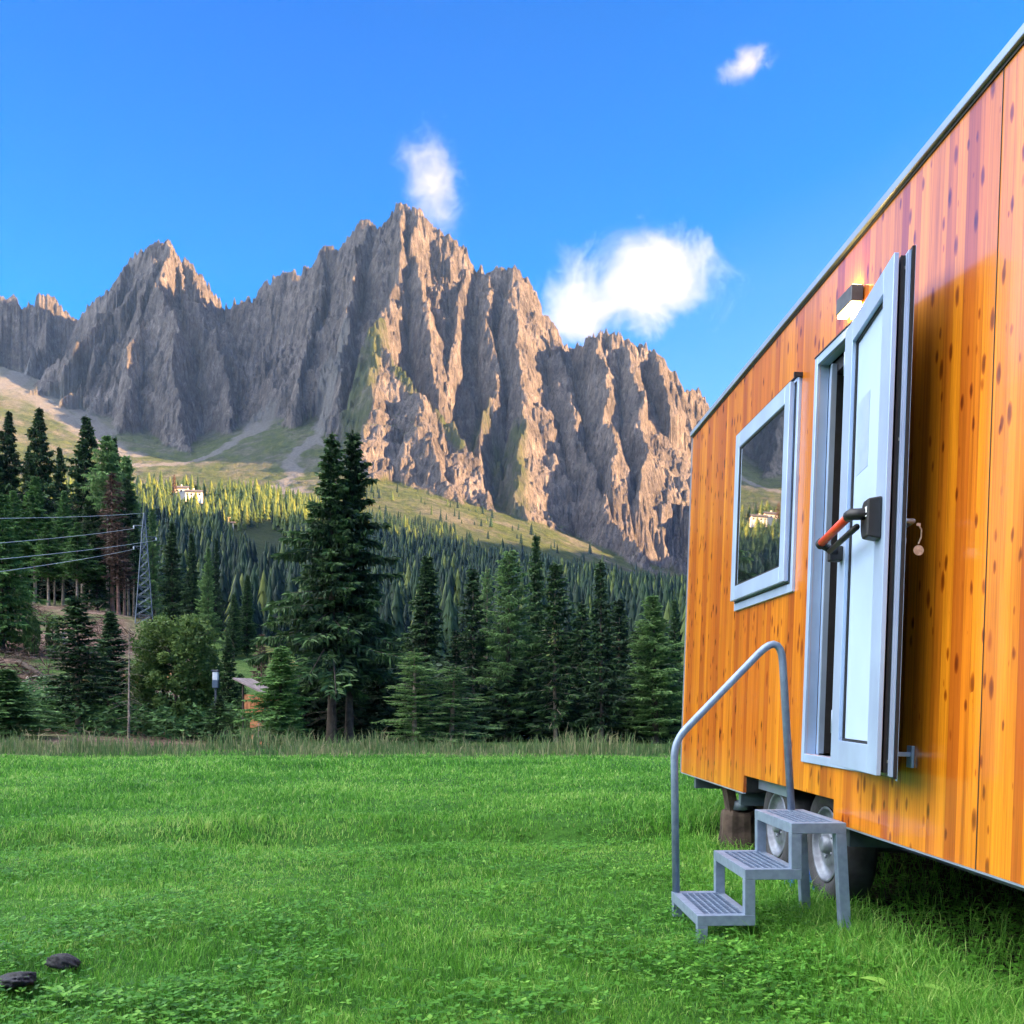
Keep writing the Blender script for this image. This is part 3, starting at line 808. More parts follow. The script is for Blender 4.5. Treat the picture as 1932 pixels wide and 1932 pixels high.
# ------------------------------------------------------------------ conifers
def conifer_data(seed, H=14.0, R=2.2, base=0.06, nb=210, tw=26, droop=0.35, up=0.12, twl=0.34, tww=0.07, power=0.85, hang=0.55, gap=0.0, curve=1.0, fan=3, taper_top=0.0):
    r = np.random.default_rng(seed)
    # branches
    hs = base + (1 - base) * (np.linspace(0, 1, nb) ** 0.92) * 0.985 + r.normal(0, 0.004, nb)
    hs = np.clip(hs, base, 0.99)
    rel = (hs - base) / (1 - base)
    prof = (1 - rel) ** power * np.clip(0.62 + rel * 2.4, 0, 1) * (1 + 0.16 * np.sin(hs * 40 + seed)) * curve + 0.03
    Lb = R * prof * r.uniform(0.62, 1.15, nb)
    if gap > 0:
        Lb *= np.where(r.random(nb) < gap, r.uniform(0.25, 0.6, nb), 1)
    phi = np.cumsum(r.uniform(1.9, 2.9, nb))
    Lb *= 1 + 0.22 * np.cos(phi - seed + hs * 5) + 0.12 * np.sin(hs * 23 + phi)
    asc = (up + 0.45 * rel) + r.normal(0, 0.08, nb)
    dr = droop * (1 - 0.5 * rel) * r.uniform(0.7, 1.3, nb)
    def pt(i, s):
        rad = Lb[i] * s
        z = hs[i] * H + Lb[i] * (asc[i] * s - dr[i] * s ** 1.5 * 1.4 + 0.25 * dr[i] * s ** 4)
        return np.stack([rad * np.cos(phi[i]), rad * np.sin(phi[i]), z], -1)
    # branch wood
    bv = []; bf = []
    ss = np.array([0, 0.35, 0.7, 1.0]); o = 0
    for i in range(nb):
        p = pt(np.full(4, i), ss)
        w = 0.012 + 0.012 * Lb[i] * (1 - ss) * 0.9
        side = np.array([-math.sin(phi[i]), math.cos(phi[i]), 0])
        for a in ((side, 1), (np.array([0, 0, 1.0]), 1), (-side, 1)):
            bv.append(p + a[0] * w[:, None])
        for q in range(3):
            for a, b in ((0, 1), (1, 2), (2, 0)):
                bf.append((o + a * 4 + q, o + b * 4 + q, o + b * 4 + q + 1, o + a * 4 + q + 1))
        o += 12
    bv = np.concatenate(bv); bf = np.array(bf)
    # twigs
    cnt = np.maximum((tw * (0.35 + 0.65 * Lb / max(Lb.max(), 1e-3)) * 1.25).astype(int), 5)
    bi = np.repeat(np.arange(nb), cnt)
    n = len(bi)
    s = r.random(n) ** 0.75 * 0.94 + 0.06
    o = pt(bi, s)
    sgn = np.where(r.random(n) < 0.5, -1.0, 1.0)
    out = np.stack([np.cos(phi[bi]), np.sin(phi[bi]), 0 * s], 1)
    sd = np.stack([-np.sin(phi[bi]), np.cos(phi[bi]), 0 * s], 1) * sgn[:, None]
    tl = (twl * (0.5 + 0.5 * Lb[bi] / R) * r.uniform(0.6, 1.4, n) * (1.15 - 0.55 * s) * 1.9)
    # lateral spray position: offset sideways along a side shoot
    lat = r.random(n) * 0.34 * Lb[bi] * np.clip(1.1 - s, 0.1, 1) * np.clip(s * 3, 0, 1)
    o = o + sd * lat[:, None] + out * (lat * 0.45)[:, None]
    o[:, 2] -= lat * 0.22 * r.random(n)
    V = []; Fc = []; Tn = []
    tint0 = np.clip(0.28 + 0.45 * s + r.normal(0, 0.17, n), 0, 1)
    for k in range(fan):
        if k == 0:
            d = out * 0.75 + sd * 0.65 + np.array([0, 0, -0.10])
        elif k == 1:
            d = out * 0.25 + sd * 0.5 * r.uniform(-1, 1, (n, 1)) + np.array([0, 0, -hang * 1.6])
        else:
            d = out * r.uniform(-0.3, 0.9, (n, 1)) + sd * r.uniform(-0.9, 0.9, (n, 1)) + np.array([0, 0, -hang * 0.5])
        d = d + r.normal(0, 0.16, (n, 3))
        d /= np.linalg.norm(d, axis=1)[:, None]
        q = np.cross(d, r.normal(0, 1, (n, 3))); q /= np.linalg.norm(q, axis=1)[:, None] + 1e-6
        w = tww * r.uniform(0.6, 1.3, n)
        l = tl * (1.0 if k == 0 else r.uniform(0.45, 0.95, n))
        a = o - q * (w * 0.35)[:, None]; b = o + q * (w * 0.35)[:, None]
        c = o + d * (l * 0.55)[:, None] + q * (w * 0.75)[:, None]; c2 = o + d * (l * 0.55)[:, None] - q * (w * 0.75)[:, None]
        e = o + d * l[:, None]
        e[:, 2] -= 0.12 * l
        b0 = len(V) and sum(len(x) for x in V) or 0
        V += [a, c2, e, c, b] if False else []
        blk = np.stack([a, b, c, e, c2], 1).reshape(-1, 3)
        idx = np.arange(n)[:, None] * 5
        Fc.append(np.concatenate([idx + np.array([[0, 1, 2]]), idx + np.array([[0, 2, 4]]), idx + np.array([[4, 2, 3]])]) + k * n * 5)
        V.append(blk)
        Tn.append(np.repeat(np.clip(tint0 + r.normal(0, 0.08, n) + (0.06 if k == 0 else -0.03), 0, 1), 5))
    # leader
    V = np.concatenate(V); Fc = np.concatenate(Fc); Tn = np.concatenate(Tn)
    ln = 40
    th = r.random(ln) * 6.28; zz = H * (0.955 + 0.045 * r.random(ln))
    oo = np.stack([0.01 * np.cos(th), 0.01 * np.sin(th), zz], 1)
    dd = np.stack([np.cos(th) * 0.5, np.sin(th) * 0.5, 0.8 + 0 * th], 1); ll_ = 0.04 * R + 0.12 * (H - zz) 
    e = oo + dd * ll_[:, None]; q = np.stack([-np.sin(th), np.cos(th), 0 * th], 1) * tww * 0.5
    blk = np.stack([oo - q, oo + q, e], 1).reshape(-1, 3)
    f2 = np.arange(ln * 3).reshape(-1, 3) + len(V)
    V = np.concatenate([V, blk]); Fc = np.concatenate([Fc, f2]); Tn = np.concatenate([Tn, np.full(ln * 3, 0.6)])
    return V, Fc, Tn, bv, bf

def trunk_mesh(H, r0, seed, bv=None, bf=None, lean=0.0, n=9):
    r = np.random.default_rng(seed)
    hs = np.linspace(-0.03, 1, 14)
    rad = r0 * (1 - np.clip(hs, 0, 1)) ** 0.85 + 0.012
    rad[0] *= 1.5; rad[1] *= 1.12
    wob = np.cumsum(r.normal(0, 0.012, (14, 2)), axis=0) * (H / 14)
    wob -= wob[0]; wob *= (1 - hs)[:, None]
    a = np.linspace(0, 2 * np.pi, n, endpoint=False)
    v = np.stack([np.stack([wob[i, 0] + rad[i] * np.cos(a), wob[i, 1] + rad[i] * np.sin(a), np.full(n, hs[i] * H)], 1) for i in range(14)]).reshape(-1, 3)
    f = []
    for i in range(13):
        for k in range(n):
            f.append((i * n + k, i * n + (k + 1) % n, (i + 1) * n + (k + 1) % n, (i + 1) * n + k))
    f = np.array(f)
    if bv is not None:
        f = np.concatenate([f, bf + len(v)]); v = np.concatenate([v, bv])
    return v, f

def dead_branches(seed, H, z0, z1, nb, Lm, w=0.014):
    r = np.random.default_rng(seed); bv = []; bf = []; o = 0
    for i in range(nb):
        h = r.uniform(z0, z1) * H; ph = r.uniform(0, 6.28); l = Lm * r.uniform(0.3, 1)
        d = np.array([math.cos(ph), math.sin(ph), r.uniform(-0.35, 0.1)]); sd = np.array([-math.sin(ph), math.cos(ph), 0])
        ss = np.array([0, 0.5, 1.0])
        p = np.array([0, 0, h]) + d * (ss * l)[:, None] + np.array([0, 0, -0.25]) * (ss ** 2 * l)[:, None] + sd * (0.12 * l * ss * ss * r.normal())[:, None]
        ww = w * (1 - ss * 0.7)
        bv += [p + sd * ww[:, None], p + np.array([0, 0, 1]) * ww[:, None], p - sd * ww[:, None]]
        for q in range(2):
            for a, b in ((0, 1), (1, 2), (2, 0)):
                bf.append((o + a * 3 + q, o + b * 3 + q, o + b * 3 + q + 1, o + a * 3 + q + 1))
        o += 9
    return np.concatenate(bv), np.array(bf)

PROTO = {}
def proto(kind, H, Rn, crown, trunk):
    PROTO[kind] = (H, Rn, crown, trunk)
def conifer_proto(kind, material, bark, dead=None, r0=0.16, seed=1, **kw):
    H = kw.get('H', 14.0); R = kw.get('R', 2.2)
    V, Fc, Tn, bv, bf = conifer_data(seed, **kw)
    if dead:
        dv, df = dead_branches(seed + 5, H, *dead)
        bf = np.concatenate([bf, df + len(bv)]); bv = np.concatenate([bv, dv])
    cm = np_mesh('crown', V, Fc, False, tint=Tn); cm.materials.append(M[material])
    tv, tf = trunk_mesh(H, r0, seed, bv, bf)
    tm = np_mesh('trunk', tv, tf, True); tm.materials.append(M[bark])
    proto(kind, H, R, cm, tm)

conifer_proto('spruce_a', 'spruce', 'bark', seed=11, nb=230, tw=36, R=2.5, power=1.0)
conifer_proto('spruce_b', 'spruce', 'bark', seed=12, nb=200, tw=32, R=2.5, power=0.95, gap=0.2)
conifer_proto('spruce_c', 'spruce_bright', 'bark', seed=13, nb=210, tw=34, R=2.4, power=0.7, up=0.05)
conifer_proto('spruce_a2', 'spruce', 'bark', seed=31, nb=170, tw=40, R=2.4, gap=0.3, power=0.95, droop=0.45, hang=0.9)
conifer_proto('spruce_b2', 'spruce', 'palebark', seed=32, nb=150, tw=36, R=2.5, power=0.6, gap=0.4, droop=0.5, hang=1.0, dead=(0.1, 0.6, 40, 1.7), r0=0.13)
conifer_proto('spruce_big', 'spruce', 'bark', dead=(0.05, 0.35, 40, 1.6), seed=14, nb=190, tw=58, R=3.1, base=0.2, power=1.0, gap=0.3, hang=1.0, droop=0.42, r0=0.19, up=0.12, twl=0.30, tww=0.06)
conifer_proto('spruce_big2', 'spruce', 'bark', dead=(0.05, 0.3, 40, 1.6), seed=24, nb=170, tw=58, R=3.0, base=0.22, power=1.0, gap=0.3, hang=1.0, droop=0.40, r0=0.17, up=0.15, twl=0.30, tww=0.06)
conifer_proto('spruce_open', 'spruce', 'palebark', dead=(0.08, 0.7, 60, 1.5), seed=15, nb=150, tw=26, R=2.2, gap=0.35, power=0.8, r0=0.11, base=0.12)
conifer_proto('spruce_spire', 'spruce', 'bark', dead=(0.1, 0.6, 30, 1.2), seed=16, nb=120, tw=24, R=1.7, gap=0.3, up=-0.05, droop=0.15, r0=0.12, base=0.1, power=0.95)
conifer_proto('spruce_high', 'spruce', 'palebark', dead=(0.18, 0.5, 50, 1.4), seed=17, nb=170, tw=28, R=2.5, base=0.42, power=1.0, r0=0.15)
conifer_proto('spruce_high_green', 'spruce_bright', 'palebark', dead=(0.18, 0.5, 50, 1.4), seed=18, nb=170, tw=28, R=2.4, base=0.36, power=0.95, r0=0.14)
conifer_proto('larch', 'larch', 'bark', seed=19, nb=190, tw=34, R=2.3, up=0.25, droop=0.3, hang=0.9, twl=0.26, tww=0.045, power=0.6, gap=0.15)
conifer_proto('larch_b', 'larch', 'palebark', seed=20, nb=150, tw=32, R=2.3, up=0.15, droop=0.3, hang=1.0, twl=0.26, tww=0.045, power=0.5, gap=0.3)
conifer_proto('larch_cone', 'larch', 'bark', seed=21, nb=240, tw=40, R=2.3, up=0.25, droop=0.2, hang=0.4, twl=0.26, tww=0.05, power=0.85)
conifer_proto('larch_high', 'larch', 'palebark', dead=(0.3, 0.8, 60, 2.0), seed=22, nb=120, tw=26, R=2.3, base=0.6, power=0.6, r0=0.14, hang=0.8, gap=0.2)
conifer_proto('dead_spruce', 'dry', 'redbark', dead=(0.1, 0.95, 160, 1.0), seed=23, nb=70, tw=14, R=1.2, base=0.35, power=0.6, r0=0.13, gap=0.3)
# slender bare sapling
def sapling():
    bv, bf = dead_branches(41, 14.0, 0.12, 0.98, 60, 2.2, 0.03)
    tv, tf = trunk_mesh(14.0, 0.12, 41, bv, bf)
    tm = np_mesh('trunk', tv, tf, True); tm.materials.append(M['palebark'])
    proto('sapling', 14.0, 2.0, None, tm)
sapling()
# rounded broadleaf
def broadleaf(kind, material, seed, H=8.0, R=2.6, n=26000, leaf=0.11, added_skirt=0.0):
    r = np.random.default_rng(seed)
    # clumps over an egg-shaped volume
    nc = 150
    th = r.uniform(0, 2 * np.pi, nc); cz = r.uniform(-1, 1, nc)
    rad = r.uniform(0.45, 1.0, nc) ** 0.5
    prof = np.sqrt(np.clip(1 - (np.clip(cz, -1, 1)) ** 2 * 0.9, 0, 1)); prof = np.where(cz < 0, np.maximum(prof, 0.72), prof)
    C = np.stack([R * 0.86 * rad * prof * np.cos(th), R * 0.86 * rad * prof * np.sin(th), H * (0.5 + 0.43 * cz)], 1)
    cr = r.uniform(0.35, 0.75, nc) * R / 2.6
    ci = r.integers(0, nc, n)
    d = r.normal(0, 1, (n, 3)); d /= np.linalg.norm(d, axis=1)[:, None]
    P = C[ci] + d * (cr[ci] * r.uniform(0.5, 1.05, n))[:, None]
    P[:, 2] = np.maximum(P[:, 2], 0.02)
    a = r.normal(0, 1, (n, 3)); a /= np.linalg.norm(a, axis=1)[:, None]
    b = np.cross(a, d + 0.6 * r.normal(0, 1, (n, 3))); b /= np.linalg.norm(b, axis=1)[:, None] + 1e-6
    l = leaf * r.uniform(0.6, 1.4, n)
    V = np.stack([P - a * l[:, None], P + b * (l * 0.55)[:, None], P + a * l[:, None], P - b * (l * 0.55)[:, None]], 1).reshape(-1, 3)
    Fc = np.arange(n * 4).reshape(-1, 4)
    tn = np.repeat(np.clip(0.5 + 0.12 * r.normal(0, 1, n) + (r.random(nc)[ci] - 0.5) * 0.6, 0, 1), 4)
    cm = np_mesh('crown', V, Fc, False, tint=tn); cm.materials.append(M[material])
    mb = MB()
    mb.tube([(0, 0, -0.2), (0.05, 0.02, H * 0.35), (0, 0, H * 0.8)], [0.12, 0.09, 0.03], 8)
    for k in range(14):
        z = H * r.uniform(0.15, 0.7); t = r.uniform(0, 6.28); l_ = R * r.uniform(0.5, 0.9)
        mb.tube([(0, 0, z), (l_ * 0.5 * math.cos(t), l_ * 0.5 * math.sin(t), z + l_ * 0.3), (l_ * math.cos(t), l_ * math.sin(t), z + l_ * 0.45)], [0.04, 0.025, 0.01], 5)
    me = bpy.data.meshes.new('trunk'); me.from_pydata(mb.v, [], mb.f); me.materials.append(M['bark']); me.update()
    proto(kind, H, R, cm, me)
broadleaf('broadleaf', 'leaf', 51)
broadleaf('shrub', 'leaf', 52, H=2.0, R=1.2, n=5000, leaf=0.06)
broadleaf('redshrub', 'redleaf', 53, H=1.0, R=0.7, n=2600, leaf=0.05)

NAMES = {'larch': ('larch_tree', 'larch'), 'dead': ('dead_spruce', 'dead tree'), 'sapling': ('bare_sapling', 'sapling'), 'broadleaf': ('broadleaf_tree', 'tree'), 'shrub': ('shrub', 'shrub'), 'redshrub': ('red_shrub', 'shrub')}
GROUPS = {'near': 'conifers along the far edge of the meadow', 'hill': 'tall conifers on the hill to the left', 'mid': 'conifers on the bank behind the meadow'}
def tree(kind, u, vtop, y, w, label, group=None, zoff=0.0, vbase=None, lean=0.0):
    x = (u - 966) / F * y
    z = gz(x, y) - 0.05 + zoff
    if vbase is not None:
        z = EYE + (1325 - vbase) / F * y
    h = EYE + (1325 - vtop) / F * y - z
    if kind in ('spruce_a', 'spruce_b') and random.random() < 0.5: kind += '2'
    if lean == 0.0: lean = random.uniform(-0.02, 0.02)
    H, Rn, cm, tm = PROTO[kind]
    key = kind.split('_')[0]
    nm, cat = NAMES.get(key, ('spruce_tree', 'spruce'))
    e = empty(nm, (x, y, z), label, cat, GROUPS.get(group), (0, lean, random.uniform(0, 6.28)))
    if group == 'near' and kind != 'broadleaf': w *= 1.3
    if group == 'hill': w *= 1.22
    e.scale = (w / 2 / F * y / Rn, w / 2 / F * y / Rn, h / H)
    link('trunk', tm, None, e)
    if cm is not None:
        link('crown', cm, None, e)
    return e
random.seed(5)
# --- meadow edge row
tree('spruce_big', 627, 818, 44, 215, 'tallest dark spruce at the meadow edge, left one of the twin tops', 'near')
tree('spruce_big2', 659, 812, 44.6, 200, 'tall dark spruce, right one of the twin tops above the meadow', 'near')
tree('spruce_a', 800, 1043, 56, 115, 'dark bluish conical spruce standing alone right of the twin tops', 'near')
tree('spruce_open', 893, 1070, 48, 95, 'spruce with grey trunk showing, left of the pale larches', 'near')
tree('larch_b', 918, 1072, 52, 60, 'slender larch squeezed between the grey trunked spruce and the big larch', 'near')
tree('larch', 957, 1036, 47, 125, 'broad pale green larch, the tallest of the larches in the row', 'near')
tree('spruce_a', 1012, 1006, 62, 80, 'narrow black green spruce rising behind the broad pale larch', 'near')
tree('spruce_open', 1048, 1062, 46, 115, 'dark spruce with a pale trunk line, right of the broad larch', 'near')
tree('spruce_b', 1097, 1135, 50, 90, 'small dark spruce filling the gap left of the spindly spire', 'near')
tree('spruce_spire', 1135, 1055, 45, 85, 'spindly spruce spire with sparse upturned twigs at its top', 'near')
tree('spruce_b', 1168, 1130, 52, 100, 'dark spruce touching the spindly spire on its right', 'near')
tree('larch_cone', 1237, 1120, 45, 135, 'evenly conical mid green tree beside the wooden trailer', 'near')
tree('spruce_a', 1275, 1128, 58, 60, 'black spruce half hidden by the corner of the wooden trailer', 'near')
tree('larch_b', 782, 1228, 40, 130, 'light green young larch in front of the bluish spruce', 'near')
tree('larch_b', 850, 1255, 40.5, 125, 'light green larch with drooping crooked branches, lowest of the larches', 'near', lean=0.06)
tree('spruce_c', 530, 1218, 38, 112, 'bushy bright green spruce left of the twin tops', 'near')
tree('spruce_open', 147, 1125, 42, 150, 'wide spruce with grey trunk and bare lower branches at left', 'near')
tree('spruce_a', 206, 1150, 46, 105, 'dense dark spruce right of the wide grey trunked one', 'near')
tree('sapling', 243, 1178, 40.5, 60, 'leafless thin sapling in front of the dense dark spruce', 'near')
tree('spruce_c', 15, 1262, 37, 130, 'olive green spruce cut by the left edge of the photo, low down', 'near')
tree('spruce_c', 5, 930, 78, 130, 'big light green spruce cut by the left edge, its crown above the slope', 'mid')
tree('broadleaf', 330, 1152, 44, 175, 'round topped leafy green tree at the meadow edge', 'near')
tree('spruce_a', 431, 1200, 52, 60, 'small dark spruce beside the round leafy tree', 'near')
tree('spruce_b', 415, 1310, 41, 62, 'low dark spruce bush between the leafy tree and the orange shed', 'near')
tree('spruce_b', 578, 1240, 47, 90, 'shadowy spruce behind the bright green one, left of the twin trunks', 'near')
tree('spruce_b', 712, 1190, 48, 110, 'shadowy spruce close on the right of the twin trunks', 'near')
tree('spruce_a', 1000, 1200, 55, 110, 'low dark spruce in the shade behind the broad larch', 'near')
tree('spruce_a', 1075, 1190, 56, 100, 'low dark spruce behind the pale trunk line', 'near')
tree('spruce_b', 1205, 1190, 55, 110, 'low dark spruce behind the even conical tree', 'near')
tree('spruce_b', 860, 1190, 58, 90, 'low dark spruce far behind the crooked larch', 'near')
tree('spruce_a', 745, 1200, 62, 90, 'low dark spruce seen between twin trunks and bluish spruce', 'near')
# --- bank behind, around the pylon
tree('spruce_a', 465, 1083, 92, 62, 'dark spruce of the close pair right of the yellow green larch, taller one', 'mid')
tree('spruce_a', 440, 1118, 90, 48, 'dark spruce of the close pair, shorter one', 'mid')
tree('spruce_a', 405, 1013, 96, 46, 'tall narrow dark spruce just behind the yellow green larch', 'mid')
tree('larch_cone', 392, 1032, 92, 52, 'yellow green columnar larch right of the lattice pylon', 'mid')
tree('spruce_a', 362, 1003, 100, 52, 'dark spruce between pylon and yellow green larch', 'mid')
tree('spruce_b', 325, 985, 102, 80, 'broad dark spruce just right of the lattice pylon', 'mid')
tree('larch', 290, 958, 118, 62, 'green larch whose top shows behind the pylon tip', 'mid')
tree('sapling', 436, 1205, 70, 22, 'thin dead stem left of the skinny brown spruce', 'mid')
tree('dead_spruce', 492, 1195, 66, 36, 'skinny brown spruce with dry branches above the orange shed', 'mid')
tree('spruce_c', 455, 1270, 55, 60, 'small fresh green spruce above the white box on the post', 'mid')
# --- tall stand on the left hill
HT = [('spruce_high', 17, 775, 128, 74, 'tall dark spruce at the far left of the hill stand'),
      ('spruce_high', 52, 838, 132, 40, 'short dark spruce top between the two leftmost tall ones'),
      ('spruce_high', 78, 768, 126, 84, 'tallest dark spruce of the hill stand, second from the left'),
      ('spruce_high', 113, 842, 130, 52, 'small pointed spruce top in the gap of the hill stand'),
      ('spruce_high', 156, 783, 124, 92, 'tall dark pointed spruce right of the gap in the hill stand'),
      ('larch_high', 203, 820, 116, 66, 'tall larch with green top and bare grey lower limbs'),
      ('spruce_high', 214, 822, 124, 56, 'dark spruce close behind the tall larch top'),
      ('larch_high', 243, 860, 122, 60, 'thin topped larch at the right end of the hill stand'),
      ('spruce_high', 235, 900, 120, 70, 'dark spruce filling the right end of the hill stand'),
      ('spruce_high', 190, 880, 128, 80, 'dark spruce behind the larch with bare limbs'),
      ('spruce_high_green', 66, 898, 112, 84, 'blue green spruce in the lower tier, below the tallest top'),
      ('spruce_high_green', 25, 925, 110, 74, 'green spruce in the lower tier, nearest the left edge'),
      ('spruce_high_green', 118, 925, 111, 56, 'slim blue green spruce in the lower tier, under the gap'),
      ('spruce_high_green', 146, 985, 106, 72, 'green spruce with a long pale bare trunk down to the slope'),
      ('spruce_high_green', 92, 985, 109, 70, 'green spruce with two pale trunks beside it on the slope'),
      ('spruce_a', 183, 1000, 108, 70, 'low branched green spruce at the foot of the hill stand'),
      ('dead_spruce', 212, 890, 108, 54, 'reddish dead spruce with bare trunk, left of its twin'),
      ('dead_spruce', 224, 985, 106, 46, 'reddish dead spruce with bare trunk, right of its twin'),
      ('spruce_high', 252, 980, 112, 52, 'small dark spruce directly left of the pylon'),
      ('spruce_high', 103, 1000, 114, 44, 'thin trunked spruce in the dark of the hill stand'),
      ('spruce_high', 120, 1010, 118, 44, 'thin trunked spruce deep in the shade of the hill stand'),
      ('spruce_high', 170, 930, 118, 60, 'dark spruce behind the low branched green one'),
      ('spruce_high', 40, 960, 120, 70, 'dark spruce behind the leftmost green spruce'),
      ('dead_spruce', 236, 1020, 108, 30, 'slim dead stem right of the reddish twins'),
      ('spruce_high', -25, 800, 126, 80, 'tall dark spruce cut by the left edge of the photo'),
      ]
for k, u_, vt, y_, w_, lb in HT:
    tree(k, u_, vt, y_, w_, lb, 'hill')
random.seed(9)
# ---- small shrubs
tree('shrub', 100, 1168, 80, 30, 'dark green shrub at the top of the brushy slope')
tree('shrub', 60, 1160, 78, 34, 'green shrub on the brushy slope nearer the left edge')
tree('redshrub', 341, 1417, 22.5, 42, 'small red shrub at the foot of the round leafy tree')
tree('sapling', 487, 1360, 27, 70, 'pale leafless sapling in the tall grass below the orange shed')

# dark interior of the stand and undergrowth: dense masses of young growth
def thicket(name, pts, h0, h1, n, label, material='spruce', seed=3, sz=0.28):
    r = np.random.default_rng(seed)
    (u0, y0), (u1, y1) = pts
    uu = r.uniform(u0, u1, n); yv = r.uniform(y0, y1, n)
    x = (uu - 966) / F * yv
    z0 = base_z(x, yv)
    hh = (h0 + (h1 - h0) * (0.5 + 0.5 * perlin(uu / 40.0, yv / 5.0))) * r.random(n) ** 0.8
    P = np.stack([x, yv, z0 + hh], 1)
    d = r.normal(0, 1, (n, 3)); d[:, 2] = np.abs(d[:, 2]) * 0.4 - 0.3; d /= np.linalg.norm(d, axis=1)[:, None]
    q = np.cross(d, r.normal(0, 1, (n, 3))); q /= np.linalg.norm(q, axis=1)[:, None]
    l = sz * r.uniform(0.5, 1.4, n)
    V = np.stack([P - q * (l * 0.16)[:, None], P + q * (l * 0.16)[:, None], P + d * l[:, None]], 1).reshape(-1, 3)
    tn = np.repeat(np.clip(0.25 + 0.2 * r.normal(0, 1, n), 0, 1), 3)
    me = np_mesh(name, V, np.arange(n * 3).reshape(-1, 3), False, tint=tn)
    o = link(name, me, M[material]); tag(o, label, 'undergrowth', kind='stuff')
thicket('undergrowth', ((560, 46), (1300, 64)), 0.5, 5.0, 60000, 'dark dense young spruce growth under the row of trees at the meadow edge', seed=3, sz=0.45)
thicket('undergrowth', ((-120, 40), (560, 60)), 0.2, 2.2, 26000, 'mixed green undergrowth at the foot of the trees on the left', 'spruce_bright', seed=4, sz=0.3)
thicket('undergrowth', ((-150, 124), (265, 150)), 1.0, 14.0, 60000, 'dark young growth in the shade behind the bare trunks of the hill stand', seed=5, sz=0.9)

# ------------------------------------------------------------------ far wood on the mountain foot (one mass)
def far_wood():
    r = np.random.default_rng(77)
    # template: five drooping skirts of seven spikes
    V = []; Fc = []
    for k in range(5):
        z0 = 0.12 + 0.17 * k; rd = 0.17 * (1 - k / 5.6)
        m_ = 7; b = len(V); V.append((0, 0, min(z0 + 0.34, 1.0)))
        for j in range(m_):
            a = 2 * math.pi * (j + 0.5 * (k % 2)) / m_
            V.append((rd * math.cos(a), rd * math.sin(a), z0 - 0.02 * (j % 2)))
            a += math.pi / m_
            V.append((rd * 0.55 * math.cos(a), rd * 0.55 * math.sin(a), z0 + 0.07))
        for j in range(2 * m_):
            Fc.append((b, b + 1 + j, b + 1 + (j + 1) % (2 * m_)))
    V = np.array(V); Fc = np.array(Fc)
    n0 = 30000
    uu = r.uniform(-330, 1420, n0); yv = np.exp(r.uniform(math.log(325), math.log(1650), n0))
    keep = r.random(n0) < np.clip((yv / 900) ** 1.2, 0.25, 1)
    # clearing, meadow slopes
    def ell(cu, cy, ru, ry): return np.hypot((uu - cu) / ru, (yv - cy) / ry) < 1
    keep &= ~ell(495, 760, 62, 130)
    keep &= ~ell(500, 880, 52, 70)
    keep &= ~ell(437, 870, 17, 50)
    keep &= ~ell(395, 1085, 55, 45)
    keep &= ~((uu > 318) & (uu < 396) & (yv > 940) & (yv < 1110))
    keep &= ~ell(545, 1560, 45, 130)
    tl = 1330 + 60 * np.sin(uu / 40.0) + 0.0 * uu
    keep &= ~((yv > np.where(uu > 560, tl - (uu - 700) * 0.12, 1330)) & (r.random(n0) < 0.93))
    keep &= ~((yv > 1180) & (uu < 560) & (r.random(n0) < 0.7))
    keep &= (perlin(uu / 45, yv / 70) + 0.5 * perlin(uu / 13, yv / 25) > r.uniform(-0.75, -0.1, n0))
    uu = uu[keep]; yv = yv[keep]; n = len(uu)
    x = (uu - 966) / F * yv
    z = mz(x, yv)
    h = (8 + 18 * r.random(n) ** 0.8) * (1 + 0.3 * perlin(uu / 25, yv / 60)) * np.where(yv > 1150, 0.75, 1); w = h ** 0.75 * 2.1 * r.uniform(0.7, 1.5, n)
    a = r.uniform(0, 6.28, n)
    ca, sa = np.cos(a), np.sin(a)
    VX = V[None, :, 0] * ca[:, None] - V[None, :, 1] * sa[:, None]
    VY = V[None, :, 0] * sa[:, None] + V[None, :, 1] * ca[:, None]
    VV = np.stack([x[:, None] + VX * w[:, None], yv[:, None] + VY * w[:, None], z[:, None] - 1 + V[None, :, 2] * h[:, None]], 2).reshape(-1, 3)
    FF = (Fc[None] + (np.arange(n) * len(V))[:, None, None]).reshape(-1, 3)
    lar_sunlit = (r.random(n) < np.clip(0.12 + 0.75 * sstep(600, 1000, yv) * (uu < 620), 0, 1))  # larches, plus extra golden ones on the upper left standing in for sunlight
    tn = np.where(lar_sunlit, r.uniform(0.6, 1.0, n), np.clip(r.uniform(0.0, 0.5, n) + 0.2 * perlin(uu / 30, yv / 50), 0, 1))
    me = np_mesh('far_wood', VV, FF, False, tint=np.repeat(tn, len(V)))
    tag(link('far_wood', me, M['farwood']), 'dense conifer forest covering the slopes below the mountain', 'forest', kind='stuff')
    print('far trees', n)
far_wood()

